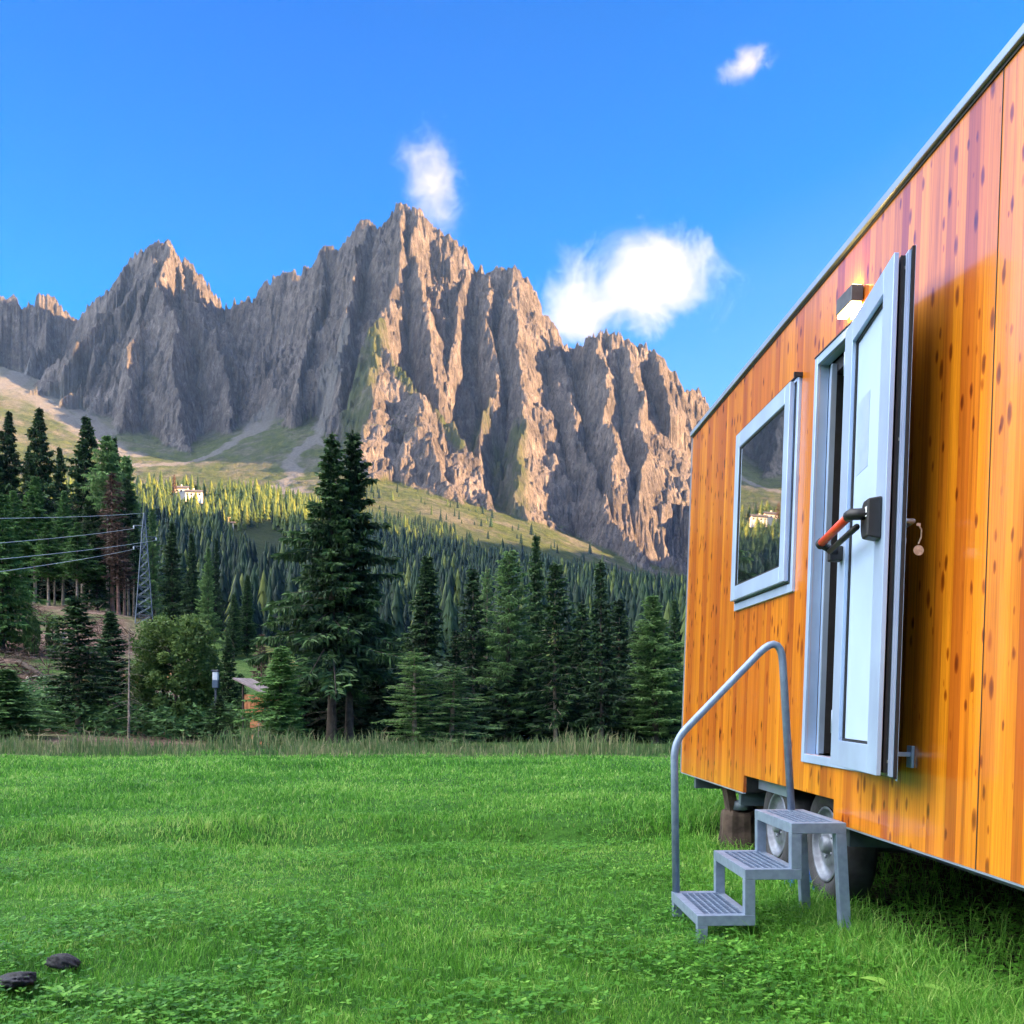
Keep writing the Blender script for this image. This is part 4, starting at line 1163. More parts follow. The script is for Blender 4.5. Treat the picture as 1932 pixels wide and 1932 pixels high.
# ------------------------------------------------------------------ grasses
def blades(name, n, label, ylo, yhi, tlo, thi, hfun, wk, material, seed, zf, cat='grass', bend=0.5, mask=None, tintf=None, segs=2):
    r = np.random.default_rng(seed)
    y = np.exp(r.uniform(math.log(ylo), math.log(yhi), n)); t = r.uniform(tlo, thi, n); x = t * y
    if mask is not None:
        k = mask(x, y, r); x = x[k]; y = y[k]
    n = len(x)
    z = zf(x, y) - 0.01
    h = hfun(x, y, r)
    if name == 'meadow_fringe': h = h * (0.3 + 0.7 * sstep(18.0, 21.0, y))
    w = wk * np.maximum(y, 3.2) * r.uniform(0.7, 1.4, n)
    a = r.uniform(0, 2 * np.pi, n); fw = r.uniform(0, 2 * np.pi, n)
    dx, dy = np.cos(a), np.sin(a)
    bx, by = np.cos(fw) * h * bend, np.sin(fw) * h * bend
    k1 = r.uniform(0.2, 1, n)
    bx *= k1; by *= k1
    p0 = np.stack([x - dx * w, y - dy * w, z], 1); p1 = np.stack([x + dx * w, y + dy * w, z], 1)
    mx, my, mzz = x + bx * 0.35, y + by * 0.35, z + h * 0.6
    p2 = np.stack([mx + dx * w * 0.8, my + dy * w * 0.8, mzz], 1); p3 = np.stack([mx - dx * w * 0.8, my - dy * w * 0.8, mzz], 1)
    p4 = np.stack([x + bx, y + by, z + h * (1 - 0.3 * k1)], 1)
    V = np.stack([p0, p1, p2, p3, p4], 1).reshape(-1, 3)
    i = np.arange(n)[:, None] * 5
    Fc = np.concatenate([i + np.array([[0, 1, 2]]), i + np.array([[0, 2, 3]]), i + np.array([[3, 2, 4]])])
    tn = np.clip((0.48 + 0.24 * fbm(x * 0.8, y * 0.8, 3) + 0.16 * fbm(x * 0.2, y * 0.35, 2) + 0.2 * perlin(x * 6, y * 6) + r.normal(0, 0.22, n) + 0.6 * (r.random(n) < 0.02)) if tintf is None else tintf(x, y, r), 0, 1)
    tt = np.repeat(tn, 5); tt[4::5] = np.clip(tt[4::5] + 0.08, 0, 1)
    me = np_mesh(name, V, Fc, False, tint=tt)
    return tag(link(name, me, M[material]), label, cat, kind='stuff')

def lawn_h(x, y, r):
    base_h = 0.036 + 0.018 * fbm(x * 0.6, y * 0.6, 2) + 0.014 * perlin(x * 4, y * 4)
    bank = 8.3 + 0.10 * x
    tall = np.exp(-((y - bank - 0.25) / 0.4) ** 2) * 0.04 * (0.5 + perlin(x * 1.1, x * 0 + 2)) + np.exp(-((y - 15.3) / 0.7) ** 2) * 0.02
    near_van = sstep(0.9, 1.7, x) * (1 - sstep(9, 11, y)) * 0.09
    beyond = sstep(0, 1.2, y - bank) * 0.012
    return np.maximum(base_h + tall + near_van + beyond, 0.02) * r.uniform(0.6, 1.5, len(x))
def under(x, y, r):
    vx = x + 0.0403 * y
    ins = sstep(1.6, 2.1, vx) * (1 - sstep(4.3, 4.7, vx)) * (1 - sstep(8.3, 9.0, y))
    return r.random(len(x)) > ins * 0.93
blades('lawn_grass', 470000, 'short bright green mown grass of the meadow', 2.9, 23.5, -0.62, 0.78, lawn_h, 0.00042, 'grass', 1, meadow_z, bend=0.9, mask=under)
blades('long_grass', 9000, 'longer grass tufts growing under and around the wooden trailer', 3.2, 11, 0.2, 0.75, lambda x, y, r: r.uniform(0.06, 0.2, len(x)), 0.00045, 'grass', 2, meadow_z, bend=0.7, tintf=lambda x, y, r: r.normal(0.3, 0.18, len(x)),
       mask=lambda x, y, r: (x > 1.0) & (perlin(x * 2.2, y * 2.2) > -0.1) & under(x, y, r))
blades('meadow_fringe', 34000, 'tall straw coloured grass fringe along the far edge of the meadow', 17.0, 25, -0.62, 0.45, lambda x, y, r: r.uniform(0.1, 0.62, len(x)) * np.clip(0.7 + 0.9 * perlin(x * 0.45, y * 0.6) + 0.4 * perlin(x * 2, y * 2), 0.15, 1.5), 0.00042, 'strawgrass', 3, meadow_z, bend=0.45, mask=lambda x, y, r: (r.random(len(x)) < sstep(-5.0, 0.8, y - 20.9 - 1.3 * perlin(x * 0.22, x * 0 + 1.7) - 1.1 * perlin(x * 0.7, x * 0 + 4.4)) ** 1.6) | ((x < -8.5) & (y > 17.5 + 0.8 * perlin(x, y)) & (r.random(len(x)) < 0.6)),
       tintf=lambda x, y, r: 0.45 + 0.3 * fbm(x * 0.5, y * 0.5, 2) + r.normal(0, 0.2, len(x)))

# clover and dandelion leaves scattered in the turf
def clover():
    r = np.random.default_rng(8); n = 42000
    y = np.exp(r.uniform(math.log(2.9), math.log(9.0), n)); x = r.uniform(-0.6, 0.78, n) * y
    k = perlin(x * 1.3, y * 1.3) + 0.4 * perlin(x * 5, y * 5) + 0.5 * sstep(-0.5, 2, x) > r.uniform(-0.35, 0.75, n)
    x = x[k]; y = y[k]; n = len(x)
    z = meadow_z(x, y) + r.uniform(0.02, 0.075, n)
    V = []; tn0 = np.clip(r.normal(0.45, 0.2, n), 0, 1); Tn = []
    a0 = r.uniform(0, 6.28, n); s = r.uniform(0.007, 0.014, n)
    for kk in range(3):
        a = a0 + kk * 2.094
        c = np.stack([x, y, z], 1); d = np.stack([np.cos(a), np.sin(a), r.uniform(-0.1, 0.5, n)], 1); q = np.stack([-np.sin(a), np.cos(a), 0 * a], 1)
        V.append(np.stack([c, c + d * (s * 1.1)[:, None] + q * (s * 0.8)[:, None], c + d * (s * 2)[:, None], c + d * (s * 1.1)[:, None] - q * (s * 0.8)[:, None]], 1).reshape(-1, 3))
    V = np.concatenate(V)
    me = np_mesh('clover', V, np.arange(len(V)).reshape(-1, 4), False, tint=np.tile(np.repeat(tn0, 4), 3))
    tag(link('clover', me, M['grass']), 'clover leaves mixed into the near turf', 'clover', kind='stuff')
clover()

def leaf_plant(name, x, y, n, l, w, label, seed):
    r = random.Random(seed)
    mb = MB(); z = gz(x, y)
    for k in range(n):
        a = 6.28 * k / n + r.uniform(-0.3, 0.3); L_ = l * r.uniform(0.7, 1.1); W_ = w * r.uniform(0.8, 1.1)
        c, s_ = math.cos(a), math.sin(a)
        prev = None
        el = r.uniform(0.35, 0.8)
        for q in range(7):
            t = q / 6
            rr = L_ * t; zz = 0.02 + L_ * (el * t - 0.62 * el * t * t)
            ww = W_ * math.sin(math.pi * min(t * 0.93 + 0.06, 1)) ** 0.7 * (1 + 0.12 * (q % 2))
            p = Vector((rr * c, rr * s_, zz)); sd = Vector((-s_, c, 0)) * ww
            up = Vector((0, 0, 0.25 * ww))
            cur = (p - sd + up, p, p + sd + up)
            if prev:
                mb.poly([prev[0], prev[1], cur[1], cur[0]]); mb.poly([prev[1], prev[2], cur[2], cur[1]])
            prev = cur
    o = mb.build(name, M['grass'], None, True)
    at = o.data.attributes.new('tint', 'FLOAT', 'POINT'); at.data.foreach_set('value', [0.82] * len(o.data.vertices))
    o.location = (x, y, z)
    return tag(o, label, 'plant', 'broad leaved weeds in the lawn')
def gp(u, v):
    y = EYE * F / (v - 1325)
    return (u - 966) / F * y, y
for i, (u_, v_, n, l, w_, lb) in enumerate([
        (1700, 1878, 5, 0.17, 0.028, 'broad yellowish dandelion leaves at the lower right near the trailer'),
        (1745, 1905, 6, 0.12, 0.022, 'bluish broad leaves at the bottom right corner of the lawn'),
        (1560, 1725, 6, 0.10, 0.02, 'leafy weed between the back legs of the metal steps'),
        (1385, 1795, 7, 0.10, 0.02, 'leafy weed just in front of the metal steps'),
        (120, 1888, 6, 0.14, 0.014, 'tuft with one long pale leaf at the bottom left of the lawn')]):
    x_, y_ = gp(u_, v_)
    leaf_plant('weed', x_, y_, n, l, w_, lb, i)

# dark lumps at the lower left
def lump(name, x, y, sx, sy, sz, label, seed, material, cat, zo=0.0):
    import bmesh
    bm = bmesh.new(); bmesh.ops.create_icosphere(bm, subdivisions=4, radius=1.0)
    for v in bm.verts:
        p = np.array(v.co) * 1.7 + seed * 3.3
        d = 1 + 0.28 * float(perlin(np.array([p[0] + p[2]]), np.array([p[1] - p[2]]))[0]) + 0.12 * float(perlin(np.array([p[0] * 3 + p[2] * 2]), np.array([p[1] * 3]))[0])
        v.co = Vector((v.co.x * sx * d, v.co.y * sy * d, max(v.co.z, -0.5) * sz * d))
    me = bpy.data.meshes.new(name); bm.to_mesh(me); bm.free()
    for p in me.polygons: p.use_smooth = True
    o = link(name, me, M[material]); o.location = (x, y, gz(x, y) + zo)
    o.rotation_euler = (0, 0.2, seed)
    return tag(o, label, cat, 'dark clods in the grass at the lower left')
x_, y_ = gp(118, 1830); lump('clod', x_, y_, 0.06, 0.07, 0.035, 'small dark clod lying apart in the grass, right of the long one', 1, 'stone', 'clod', 0.03)
x_, y_ = gp(30, 1868); lump('clod', x_, y_, 0.19, 0.07, 0.035, 'long blackish clod in the grass at the left edge', 2.1, 'stone', 'clod', 0.03)

# ------------------------------------------------------------------ logs and stumps on the slope
def log(u0, u1, y0, y1, r, label, material='log', lift=0.3, lift2=None):
    x0 = (u0 - 966) / F * y0; x1 = (u1 - 966) / F * y1
    z0 = gz(x0, y0) + lift; z1 = gz(x1, y1) + (lift if lift2 is None else lift2)
    mb = MB(); p0 = Vector((0, 0, 0)); p1 = Vector((x1 - x0, y1 - y0, z1 - z0))
    pts = [p0.lerp(p1, t) + Vector((0, 0, 0.04 * math.sin(t * 5))) for t in (0, 0.25, 0.5, 0.75, 1)]
    mb.tube(pts, [r, r * 0.93, r * 0.85, r * 0.78, r * 0.7], 10)
    o = mb.build('log', M[material], None, True); o.location = (x0, y0, z0)
    return tag(o, label, 'log', 'felled logs on the slope at left')
log(36, 88, 72, 66, 0.20, 'dark felled log slanting down to the right on the slope', 'darklog', 0.35)
log(44, 74, 64, 68, 0.10, 'pale thin log crossing below the dark felled log', 'log', 0.25)
log(10, 38, 62, 62, 0.09, 'pale short log near the left edge of the slope', 'log', 0.2)
log(50, 62, 66, 66, 0.10, 'pale stub of a log under the crossing logs', 'log', 0.2)
log(95, 118, 80, 79, 0.13, 'pale log lying level on the upper slope', 'log', 0.2)
log(88, 104, 85, 84, 0.14, 'short pale log high on the slope beside the stumps', 'log', 0.2)
def stump(u, y, r, h, label, material='log', group='tree stumps on the slope at left', X=None):
    x = (u - 966) / F * y if X is None else X
    z = gz(x, y)
    mb = MB()
    n = 22; rr = random.Random(int(abs(u)) + 3)
    prof = [(-0.15, 1.25), (0.0, 1.18), (0.12 * h, 1.06), (0.5 * h, 0.95), (0.9 * h, 0.92), (h, 0.86), (h * 1.005, 0.001)]
    jit = [1 + rr.uniform(-0.09, 0.09) for _ in range(n)]
    b = 0
    for (a, q) in prof:
        for k in range(n):
            t = 6.2832 * k / n
            mb.v.append((r * q * jit[k] * math.cos(t), r * q * jit[k] * math.sin(t), a + (0.03 * h * rr.uniform(-1, 1) if a > h * 0.95 and q > 0.1 else 0)))
    for i in range(len(prof) - 1):
        for k in range(n):
            a0 = i * n + k; a1 = i * n + (k + 1) % n
            mb.f.append((a0, a1, a1 + n, a0 + n))
    o = mb.build('stump', M[material], None, False); o.location = (x, y, z)
    return tag(o, label, 'stump', group)
stump(116, 84, 0.28, 0.9, 'pale tree stump on the upper slope, left of its neighbour')
stump(130, 86, 0.26, 0.7, 'pale tree stump on the upper slope, right of its neighbour')
# brash: heaps of dry branches on the slope (uncountable)
def brash():
    r = np.random.default_rng(19); n = 9000
    uu = r.uniform(-60, 300, n); yv = r.uniform(55, 104, n); x = (uu - 966) / F * yv
    k = perlin(x / 5, yv / 7) > -0.05
    x = x[k]; yv = yv[k]; n = len(x)
    z = base_z(x, yv) + r.uniform(0, 0.5, n)
    P = np.stack([x, yv, z], 1); d = r.normal(0, 1, (n, 3)); d[:, 2] *= 0.35; d /= np.linalg.norm(d, axis=1)[:, None]
    q = np.cross(d, r.normal(0, 1, (n, 3))); q /= np.linalg.norm(q, axis=1)[:, None]
    l = r.uniform(0.3, 1.6, n); w = r.uniform(0.02, 0.05, n)
    V = np.stack([P - q * w[:, None], P + q * w[:, None], P + d * l[:, None]], 1).reshape(-1, 3)
    me = np_mesh('brushwood', V, np.arange(n * 3).reshape(-1, 3), False, tint=np.repeat(r.uniform(0, 1, n), 3))
    tag(link('brushwood', me, M['dry']), 'dry brown brushwood left on the cleared slope', 'brushwood', kind='stuff')
brash()

# ------------------------------------------------------------------ pylon and cables
def pylon():
    y = 99.0; u = 272; x = (u - 966) / F * y; zb = gz(x, y) - 0.2
    zt = EYE + (1325 - 968) / F * y
    H = zt - zb
    e = empty('lattice_pylon', (x, y, zb), 'narrow grey steel lattice pylon left of the meadow', 'pylon', rot=(0, 0, 0.35))
    hw = lambda t: 0.82 * (1 - t) + 0.07 * t if t < 0.75 else 0.27 * (1 - (t - 0.75) / 0.25) + 0.02
    mb = MB()
    nseg = 13; zs = [H * (1 - (1 - i / nseg) ** 1.12) for i in range(nseg + 1)]
    cor = lambda z, i: Vector(((-1, 1, 1, -1)[i] * hw(z / H), (-1, -1, 1, 1)[i] * hw(z / H), z))
    for i in range(4):
        mb.tube([cor(z, i) for z in zs], 0.045, 4)
    mb.build('leg_frame', M['pylon'], e)
    mb = MB()
    for a, b in zip(zs[:-1], zs[1:]):
        for i in range(4):
            j = (i + 1) % 4
            mb.tube([cor(a, i), cor(b, j)], 0.026, 4); mb.tube([cor(a, j), cor(b, i)], 0.026, 4); mb.tube([cor(b, i), cor(b, j)], 0.026, 4)
    mb.build('bracing', M['pylon'], e)
    arms = []
    for zf, sx in ((0.885, -1), (0.79, 1), (0.70, -1)):
        z = H * zf; l = 0.95 if sx < 0 else 1.1
        m2 = MB(); m2.tube([(0, 0.12, z), (sx * l, 0, z)], 0.04, 4); m2.tube([(0, 0, z - 0.45), (sx * l, 0, z)], 0.03, 4); m2.tube([(0, -0.12, z), (sx * l, 0, z)], 0.03, 4)
        o = m2.build('cross_arm', M['pylon'], e)
        m3 = MB(); m3.lathe([(-0.02, 0.02), (-0.05, 0.08), (-0.12, 0.05), (-0.16, 0.09), (-0.24, 0.05), (-0.28, 0.09), (-0.34, 0.02)], (sx * l, 0, z), 'z', 8)
        m3.build('insulator', M['white'], o)
        arms.append((sx * l, z))
    bpy.context.view_layer.update()
    pts = [e.matrix_world @ Vector((0, 0, H))] + [e.matrix_world @ Vector((a, 0, z - 0.3)) for a, z in (arms[0], arms[1], arms[2])]
    ends = [(-40, 973, 52), (-40, 1022, 50), (-40, 1053, 48), (-40, 1078, 46)]
    lbs = ['topmost thin cable running left from the pylon tip', 'second cable from the top, from the upper left cross arm', 'third cable from the top, from the right cross arm', 'lowest cable running left from the pylon']
    for p, (ue, ve, ye), lb in zip(pts, ends, lbs):
        q = Vector(((ue - 966) / F * ye, ye, EYE + (1325 - ve) / F * ye))
        dirn = (q - p); q2 = p + dirn * 1.35
        mb = MB()
        cp = []
        for i in range(25):
            t = i / 24
            c = p.lerp(q2, t); c.z -= 0.55 * 4 * t * (1 - t) * 0.35
            cp.append(c - p)
        mb.tube(cp, 0.018, 5)
        o = mb.build('power_cable', M['cable'], None, True); o.location = p
        tag(o, lb, 'cable', 'power cables of the lattice pylon')
pylon()

# ------------------------------------------------------------------ small hut, box on post
def shed():
    y = 40.0; x, _ = wpt(478, y); z = gz(x, y)
    s = y / F
    e = empty('garden_shed', (x, y, z), 'small orange board shed with a grey slanting roof, half hidden by spruces', 'shed', rot=(0, 0, -0.25))
    h = EYE + (1325 - 1302) / F * y - z
    mb = MB(); mb.box(-0.42, 0.55, 0.05, 1.2, 0.55 * h, 0.92 * h); mb.box(-0.2, 0.6, 0.1, 1.1, 0.02, 0.5 * h)
    for k in range(6):
        mb.box(-0.43 + k * 0.165, -0.43 + k * 0.165 + 0.14, 0.01, 0.046, 0.56 * h, 0.90 * h)
    mb.build('wall', M['orangewood'], e)
    mb = MB(); m_ = Matrix.Rotation(0.42, 4, 'Y')
    for k in range(3):
        mb.box(-0.85, 0.85, -0.25 + 0.5 * k, 0.23 + 0.5 * k, 0.0, 0.06, Matrix.Translation((0, 0, h * 1.04)) @ m_)
    mb.build('roof', M['greyboard'], e)
    mb = MB(); mb.tube([(-0.45, 0, 0), (-0.45, 0, h * 1.1)], 0.04, 6); mb.tube([(0.5, 0, 0), (0.5, 0, h * 0.95)], 0.04, 6)
    mb.build('post', M['bark'], e)
    y = 42.5; x, _ = wpt(407, y); z = gz(x, y)
    e = empty('nest_box', (x, y, z), 'small white box with dark lid on a post beside the round leafy tree', 'box')
    zt = EYE + (1325 - 1264) / F * y - z
    mb = MB(); mb.box(-0.04, 0.04, -0.04, 0.04, -0.2, zt - 0.5); mb.build('post', M['lampmetal'], e)
    mb = MB(); mb.box(-0.11, 0.11, -0.11, 0.11, zt - 0.42, zt - 0.08); mb.build('box', M['white'], e, bevel=0.02)
    mb = MB(); mb.box(-0.14, 0.14, -0.14, 0.14, zt - 0.077, zt); mb.build('lid', M['lampmetal'], e, bevel=0.02)
    mb = MB(); mb.box(-0.12, 0.12, -0.12, 0.12, zt - 0.75, zt - 0.423); mb.build('lower_box', M['pylon'], e, bevel=0.02)
shed()

# ------------------------------------------------------------------ lodge on the far slope
def lodge(u, y, Wd, D, hh, label, nwin, up=0.0, rot=0.0):
    x, _ = wpt(u, y); z = float(mz(np.array([x]), np.array([float(y)]))[0]) + 5.0 + up
    e = empty('mountain_lodge', (x, y, z), label, 'lodge', 'buildings of the refuge on the sunlit forest slope', rot=(0, 0, rot))
    MB().box(-Wd / 2, Wd / 2, 0, D, -13, hh).build('wall', M['plaster'], e)
    mb = MB(); rv = hh + D * 0.28
    for a, b in ((-0.9, D / 2), (D / 2, D + 0.9)):
        zA, zB = (hh - 0.4, rv) if a < 0 else (rv, hh - 0.4)
        mb.poly([(-Wd / 2 - 1, a, zA), (Wd / 2 + 1, a, zA), (Wd / 2 + 1, b, zB), (-Wd / 2 - 1, b, zB)])
        mb.poly([(-Wd / 2 - 1, a, zA + .4), (Wd / 2 + 1, a, zA + .4), (Wd / 2 + 1, b, zB + .4), (-Wd / 2 - 1, b, zB + .4)])
    mb.poly([(Wd / 2 + 0.02, 0, hh), (Wd / 2 + 0.02, D, hh), (Wd / 2 + 0.02, D / 2, rv)])
    rf = mb.build('roof', M['darkroof'], e)
    MB().box(-1, 0.2, D / 2 - 0.5, D / 2 + 0.5, rv - 0.5, rv + 1.8).build('chimney', M['plaster'], rf)
    for k in range(nwin):
        xx = -Wd / 2 + Wd * (k + 0.5) / nwin
        MB().box(xx - 0.9, xx + 0.9, -0.12, -0.01, hh * 0.35, hh * 0.35 + 1.9).build('window', M['windark'], e)
    return e
lodge(342, 1050, 13, 9, 6.0, 'left white lodge of the refuge, with three dark windows', 3, up=3.5, rot=0.15)
lodge(365, 1046, 16, 9, 5.5, 'right longer white lodge of the refuge, with a dark roof', 4, rot=0.15)
tree('dead_spruce', 329, 895, 1046, 12, 'pale tall dead tree standing left of the refuge lodges', vbase=950)
def lift_station():
    y = 905; x, _ = wpt(437, y); z = float(mz(np.array([x]), np.array([float(y)]))[0]) + 3
    e = empty('lift_station', (x, y, z), 'small cable lift station with a white roof at the top edge of the clearing', 'lift station')
    MB().box(-4.3, -3.1, 0, 1.2, -2, 14).build('post', M['yellowsteel'], e)
    MB().box(-4.6, -1.5, -0.3, 1.5, 14.01, 15).build('cross_arm', M['yellowsteel'], e)
    MB().box(1.0, 1.9, 0, 1.2, -2, 8.0).build('post', M['plaster'], e)
    e.scale = (0.8, 0.8, 0.75)
    mb = MB(); mb.box(-2.4, 3.8, -1.5, 2.5, 8.02, 9.0); mb.box(-1.6, 3.4, -1.2, 2.2, 9.01, 9.6); mb.build('roof', M['greyboard'], e)
    MB().box(-2.0, 0.9, 0.2, 2.0, -2, 7.9).build('cabin', M['windark'], e)
lift_station()

# ------------------------------------------------------------------ the trailer house
TH = math.radians(2.31); TI = math.radians(2.07)
Rz = Matrix.Rotation(TH, 4, 'Z')
loc = Rz @ Vector((1.81, 0, 0.5))
van = empty('trailer_house', loc, 'tiny house on wheels clad in varnished orange larch boards, door standing open', 'trailer house')
van.rotation_euler = (Rz @ Matrix.Rotation(TI, 4, 'Y')).to_euler()
Y0, Y1, ZT, DP = -0.3, 8.75, 2.886, 2.4

def wall_with_holes():
    # rectangles left over round the openings: cutout, door, window
    ysp = [Y0, 4.62, 5.05, 5.535, 5.80, 6.74, 7.09, Y1]
    mb = MB()
    # door hole y 4.67..5.46, z 0.35..2.42 ; window hole y 5.87..7.02, z 1.30..2.41 ; wheel cutout y 5.05..6.74, z 0..0.115
    holes = [(4.648, 5.488, 0.322, 2.431), (5.87, 7.02, 1.30, 2.41), (5.05, 6.74, -1, 0.115)]
    ys = sorted({Y0, 3.602, Y1} | {h[0] for h in holes} | {h[1] for h in holes}); zs = sorted({0, ZT} | {h[2] for h in holes if h[2] > 0} | {h[3] for h in holes})
    for (a, b) in zip(ys[:-1], ys[1:]):
        z = 0
        for (c, d) in zip(zs[:-1], zs[1:]):
            ym, zm = (a + b) / 2, (c + d) / 2
            if any(h[0] < ym < h[1] and h[2] < zm < h[3] for h in holes):
                continue
            mb.poly([(0, b, c), (0, a, c), (0, a, d), (0, b, d)])
    # returns of the cladding edge (18 mm boards)
    t = 0.02
    mb.poly([(0, Y1, 0), (t, Y1, 0), (t, 6.74, 0), (0, 6.74, 0)])
    mb.poly([(0, 5.05, 0), (t, 5.05, 0), (t, Y0, 0), (0, Y0, 0)])
    mb.poly([(0, 6.74, 0.115), (t, 6.74, 0.115), (t, 5.05, 0.115), (0, 5.05, 0.115)])
    mb.poly([(0, 6.74, 0), (t, 6.74, 0), (t, 6.74, 0.115), (0, 6.74, 0.115)])
    mb.poly([(0, 5.05, 0.115), (t, 5.05, 0.115), (t, 5.05, 0), (0, 5.05, 0)])
    mb.build('wall_cladding', M['wood'], van)
wall_with_holes()
# far end wall, near end, back wall, floor, ceiling
mb = MB()
mb.poly([(0, Y1, 0), (0, Y1, ZT), (DP, Y1, ZT), (DP, Y1, 0)])
mb.poly([(DP, Y0, 0), (DP, Y1, 0), (DP, Y1, ZT), (DP, Y0, ZT)])
mb.poly([(0, Y0, 0), (DP, Y0, 0), (DP, Y0, ZT), (0, Y0, ZT)])
mb.build('end_and_back_walls', M['wood'], van)
mb = MB(); mb.box(0.022, DP - 0.01, Y0 + 0.01, 5.05, 0.003, 0.10); mb.box(0.022, DP - 0.01, 6.74, Y1 - 0.01, 0.003, 0.10); mb.box(0.3, DP - 0.3, 5.051, 6.739, 0.03, 0.10)
mb.build('floor_deck', M['black'], van)
mb = MB(); mb.box(0.022, DP - 0.01, Y0 + 0.01, Y1 - 0.01, 0.13, 0.28); mb.build('interior_floor', M['inside'], van)
mb = MB(); mb.box(0.9, 0.94, 4.0, 6.0, 0.285, 2.8); mb.box(0.05, 0.94, 4.55, 4.6, 0.285, 2.8); mb.build('interior_partition', M['inside'], van)
# panel joint as a thin dark batten groove
mb = MB(); mb.box(-0.0025, 0.004, 3.600, 3.604, 0.0, ZT); mb.build('panel_joint', M['black'], van)
# roof and trim
mb = MB(); mb.box(-0.022, DP + 0.03, Y0 - 0.03, Y1 + 0.025, ZT + 0.006, ZT + 0.046); mb.build('roof_trim', M['alu2'], van, bevel=0.004)
mb = MB(); mb.box(-0.006, DP, Y0, Y1 + 0.004, ZT - 0.008, ZT + 0.0055); mb.build('roof_gasket', M['black'], van)
mb = MB(); mb.box(-0.006, 0.02, Y1 + 0.001, Y1 + 0.018, 0.0, ZT - 0.009); mb.build('corner_trim', M['alu2'], van)
mb = MB()
for a, b in ((Y0, 5.05), (6.74, Y1)): mb.box(-0.003, 0.018, a, b, -0.008, -0.001)
mb.build('bottom_trim', M['alu2'], van)

def frame_ring(mb, y0, y1, z0, z1, w, x0, x1, wb=None, wt_=None):
    wb = w if wb is None else wb; wt_ = w if wt_ is None else wt_
    mb.box(x0, x1, y0, y0 + w, z0, z1); mb.box(x0, x1, y1 - w, y1, z0, z1)
    mb.box(x0, x1, y0 + w, y1 - w, z0, z0 + wb); mb.box(x0, x1, y0 + w, y1 - w, z1 - wt_, z1)
# window
win = empty('window', (0, 0, 0), None, None); win.parent = van
mb = MB(); frame_ring(mb, 5.80, 7.09, 1.235, 2.475, 0.075, -0.018, 0.03); mb.build('frame', M['alu'], win, bevel=0.003)
mb = MB(); frame_ring(mb, 5.835, 7.062, 1.285, 2.452, 0.008, -0.022, -0.0185); mb.build('gasket', M['black'], win)
mb = MB(); frame_ring(mb, 5.855, 7.066, 1.30, 2.456, 0.095, -0.052, -0.0225, wb=0.095, wt_=0.105); mb.build('sash', M['alu'], win, bevel=0.004)
mb = MB(); frame_ring(mb, 5.950, 6.971, 1.395, 2.351, 0.010, -0.046, -0.030); mb.build('glazing_bead', M['black'], win)
mb = MB(); mb.box(-0.040, -0.034, 5.960, 6.961, 1.405, 2.341); mb.build('pane', M['glass'], win)
mb = MB(); mb.box(-0.05, 0.0, 5.785, 5.80, 2.465, 2.49); mb.box(-0.03, -0.001, 5.80, 7.09, 2.476, 2.482); mb.build('drip_cap', M['black'], win)
# door frame
df = MB(); frame_ring(df, 4.60, 5.535, 0.275, 2.478, 0.045, -0.016, 0.05); df.box(0.0505, 0.06, 5.465, 5.489, 0.32, 2.43)
dfo = df.build('door_frame', M['alu'], van, bevel=0.003)
mb = MB(); mb.box(0.0605, 0.30, 5.43, 5.487, 0.33, 2.42); mb.box(0.05, 0.30, 4.66, 5.40, 2.36, 2.42); mb.build('rebate', M['black'], dfo)
mb = MB(); mb.box(0.02, 0.048, 5.36, 5.372, 0.33, 2.40); mb.build('jamb_strip', M['alu2'], dfo)
mb = MB(); mb.box(0.302, 0.33, 4.7, 5.40, 0.285, 2.40); mb.build('inner_lining', M['inside'], dfo)
mb = MB(); mb.box(-0.02, 0.0, 4.60, 5.535, 2.4785, 2.486); mb.build('drip_cap', M['black'], dfo)
# open door leaf: hinge at (-0.12, 4.785), free edge at (-0.24, 3.94)
hx, hy = -0.12, 4.785; fx, fy = -0.24, 3.94
dv = Vector((fx - hx, fy - hy, 0)); LW = dv.length; dv.normalize(); nv = Vector((dv.y, -dv.x, 0))  # nv points outward (-x)
if nv.x > 0: nv = -nv
LM = Matrix(((nv.x, dv.x, 0, hx), (nv.y, dv.y, 0, hy), (0, 0, 1, 0), (0, 0, 0, 1)))   # local: x out of face, y along leaf
door = empty('door', (0, 0, 0), None, None); door.parent = van
D0, D1 = 0.305, 2.352
def ring_l(mb, y0, y1, z0, z1, wl, wr, wb, wt_, x0, x1):
    mb.box(x0, x1, y0, y0 + wl, z0, z1, LM); mb.box(x0, x1, y1 - wr, y1, z0, z1, LM)
    mb.box(x0, x1, y0 + wl, y1 - wr, z0, z0 + wb, LM); mb.box(x0, x1, y0 + wl, y1 - wr, z1 - wt_, z1, LM)
mb = MB(); ring_l(mb, 0, LW, D0, D1, 0.155, 0.155, 0.115, 0.10, -0.019, 0.0); mb.build('inner_frame', M['alu'], door, bevel=0.002)
mb = MB(); ring_l(mb, 0.145, LW - 0.145, D0 + 0.105, D1 - 0.09, 0.022, 0.022, 0.022, 0.022, -0.027, -0.0195); mb.build('panel_gasket', M['black'], door)
mb = MB(); mb.box(-0.030, -0.0275, 0.14, LW - 0.14, D0 + 0.10, D1 - 0.085, LM); mb.build('panel', M['panel'], door)
mb = MB(); mb.box(-0.054, -0.031, 0.01, LW - 0.018, D0 + 0.012, D1 - 0.004, LM); mb.build('core', M['black'], door)
mb = MB(); mb.box(-0.0665, -0.055, 0.0, LW - 0.004, D0 - 0.004, D1 + 0.012, LM); mb.box(-0.0545, -0.048, LW - 0.017, LW - 0.006, D0, D1, LM); mb.build('outer_skin', M['alu'], door, bevel=0.001)
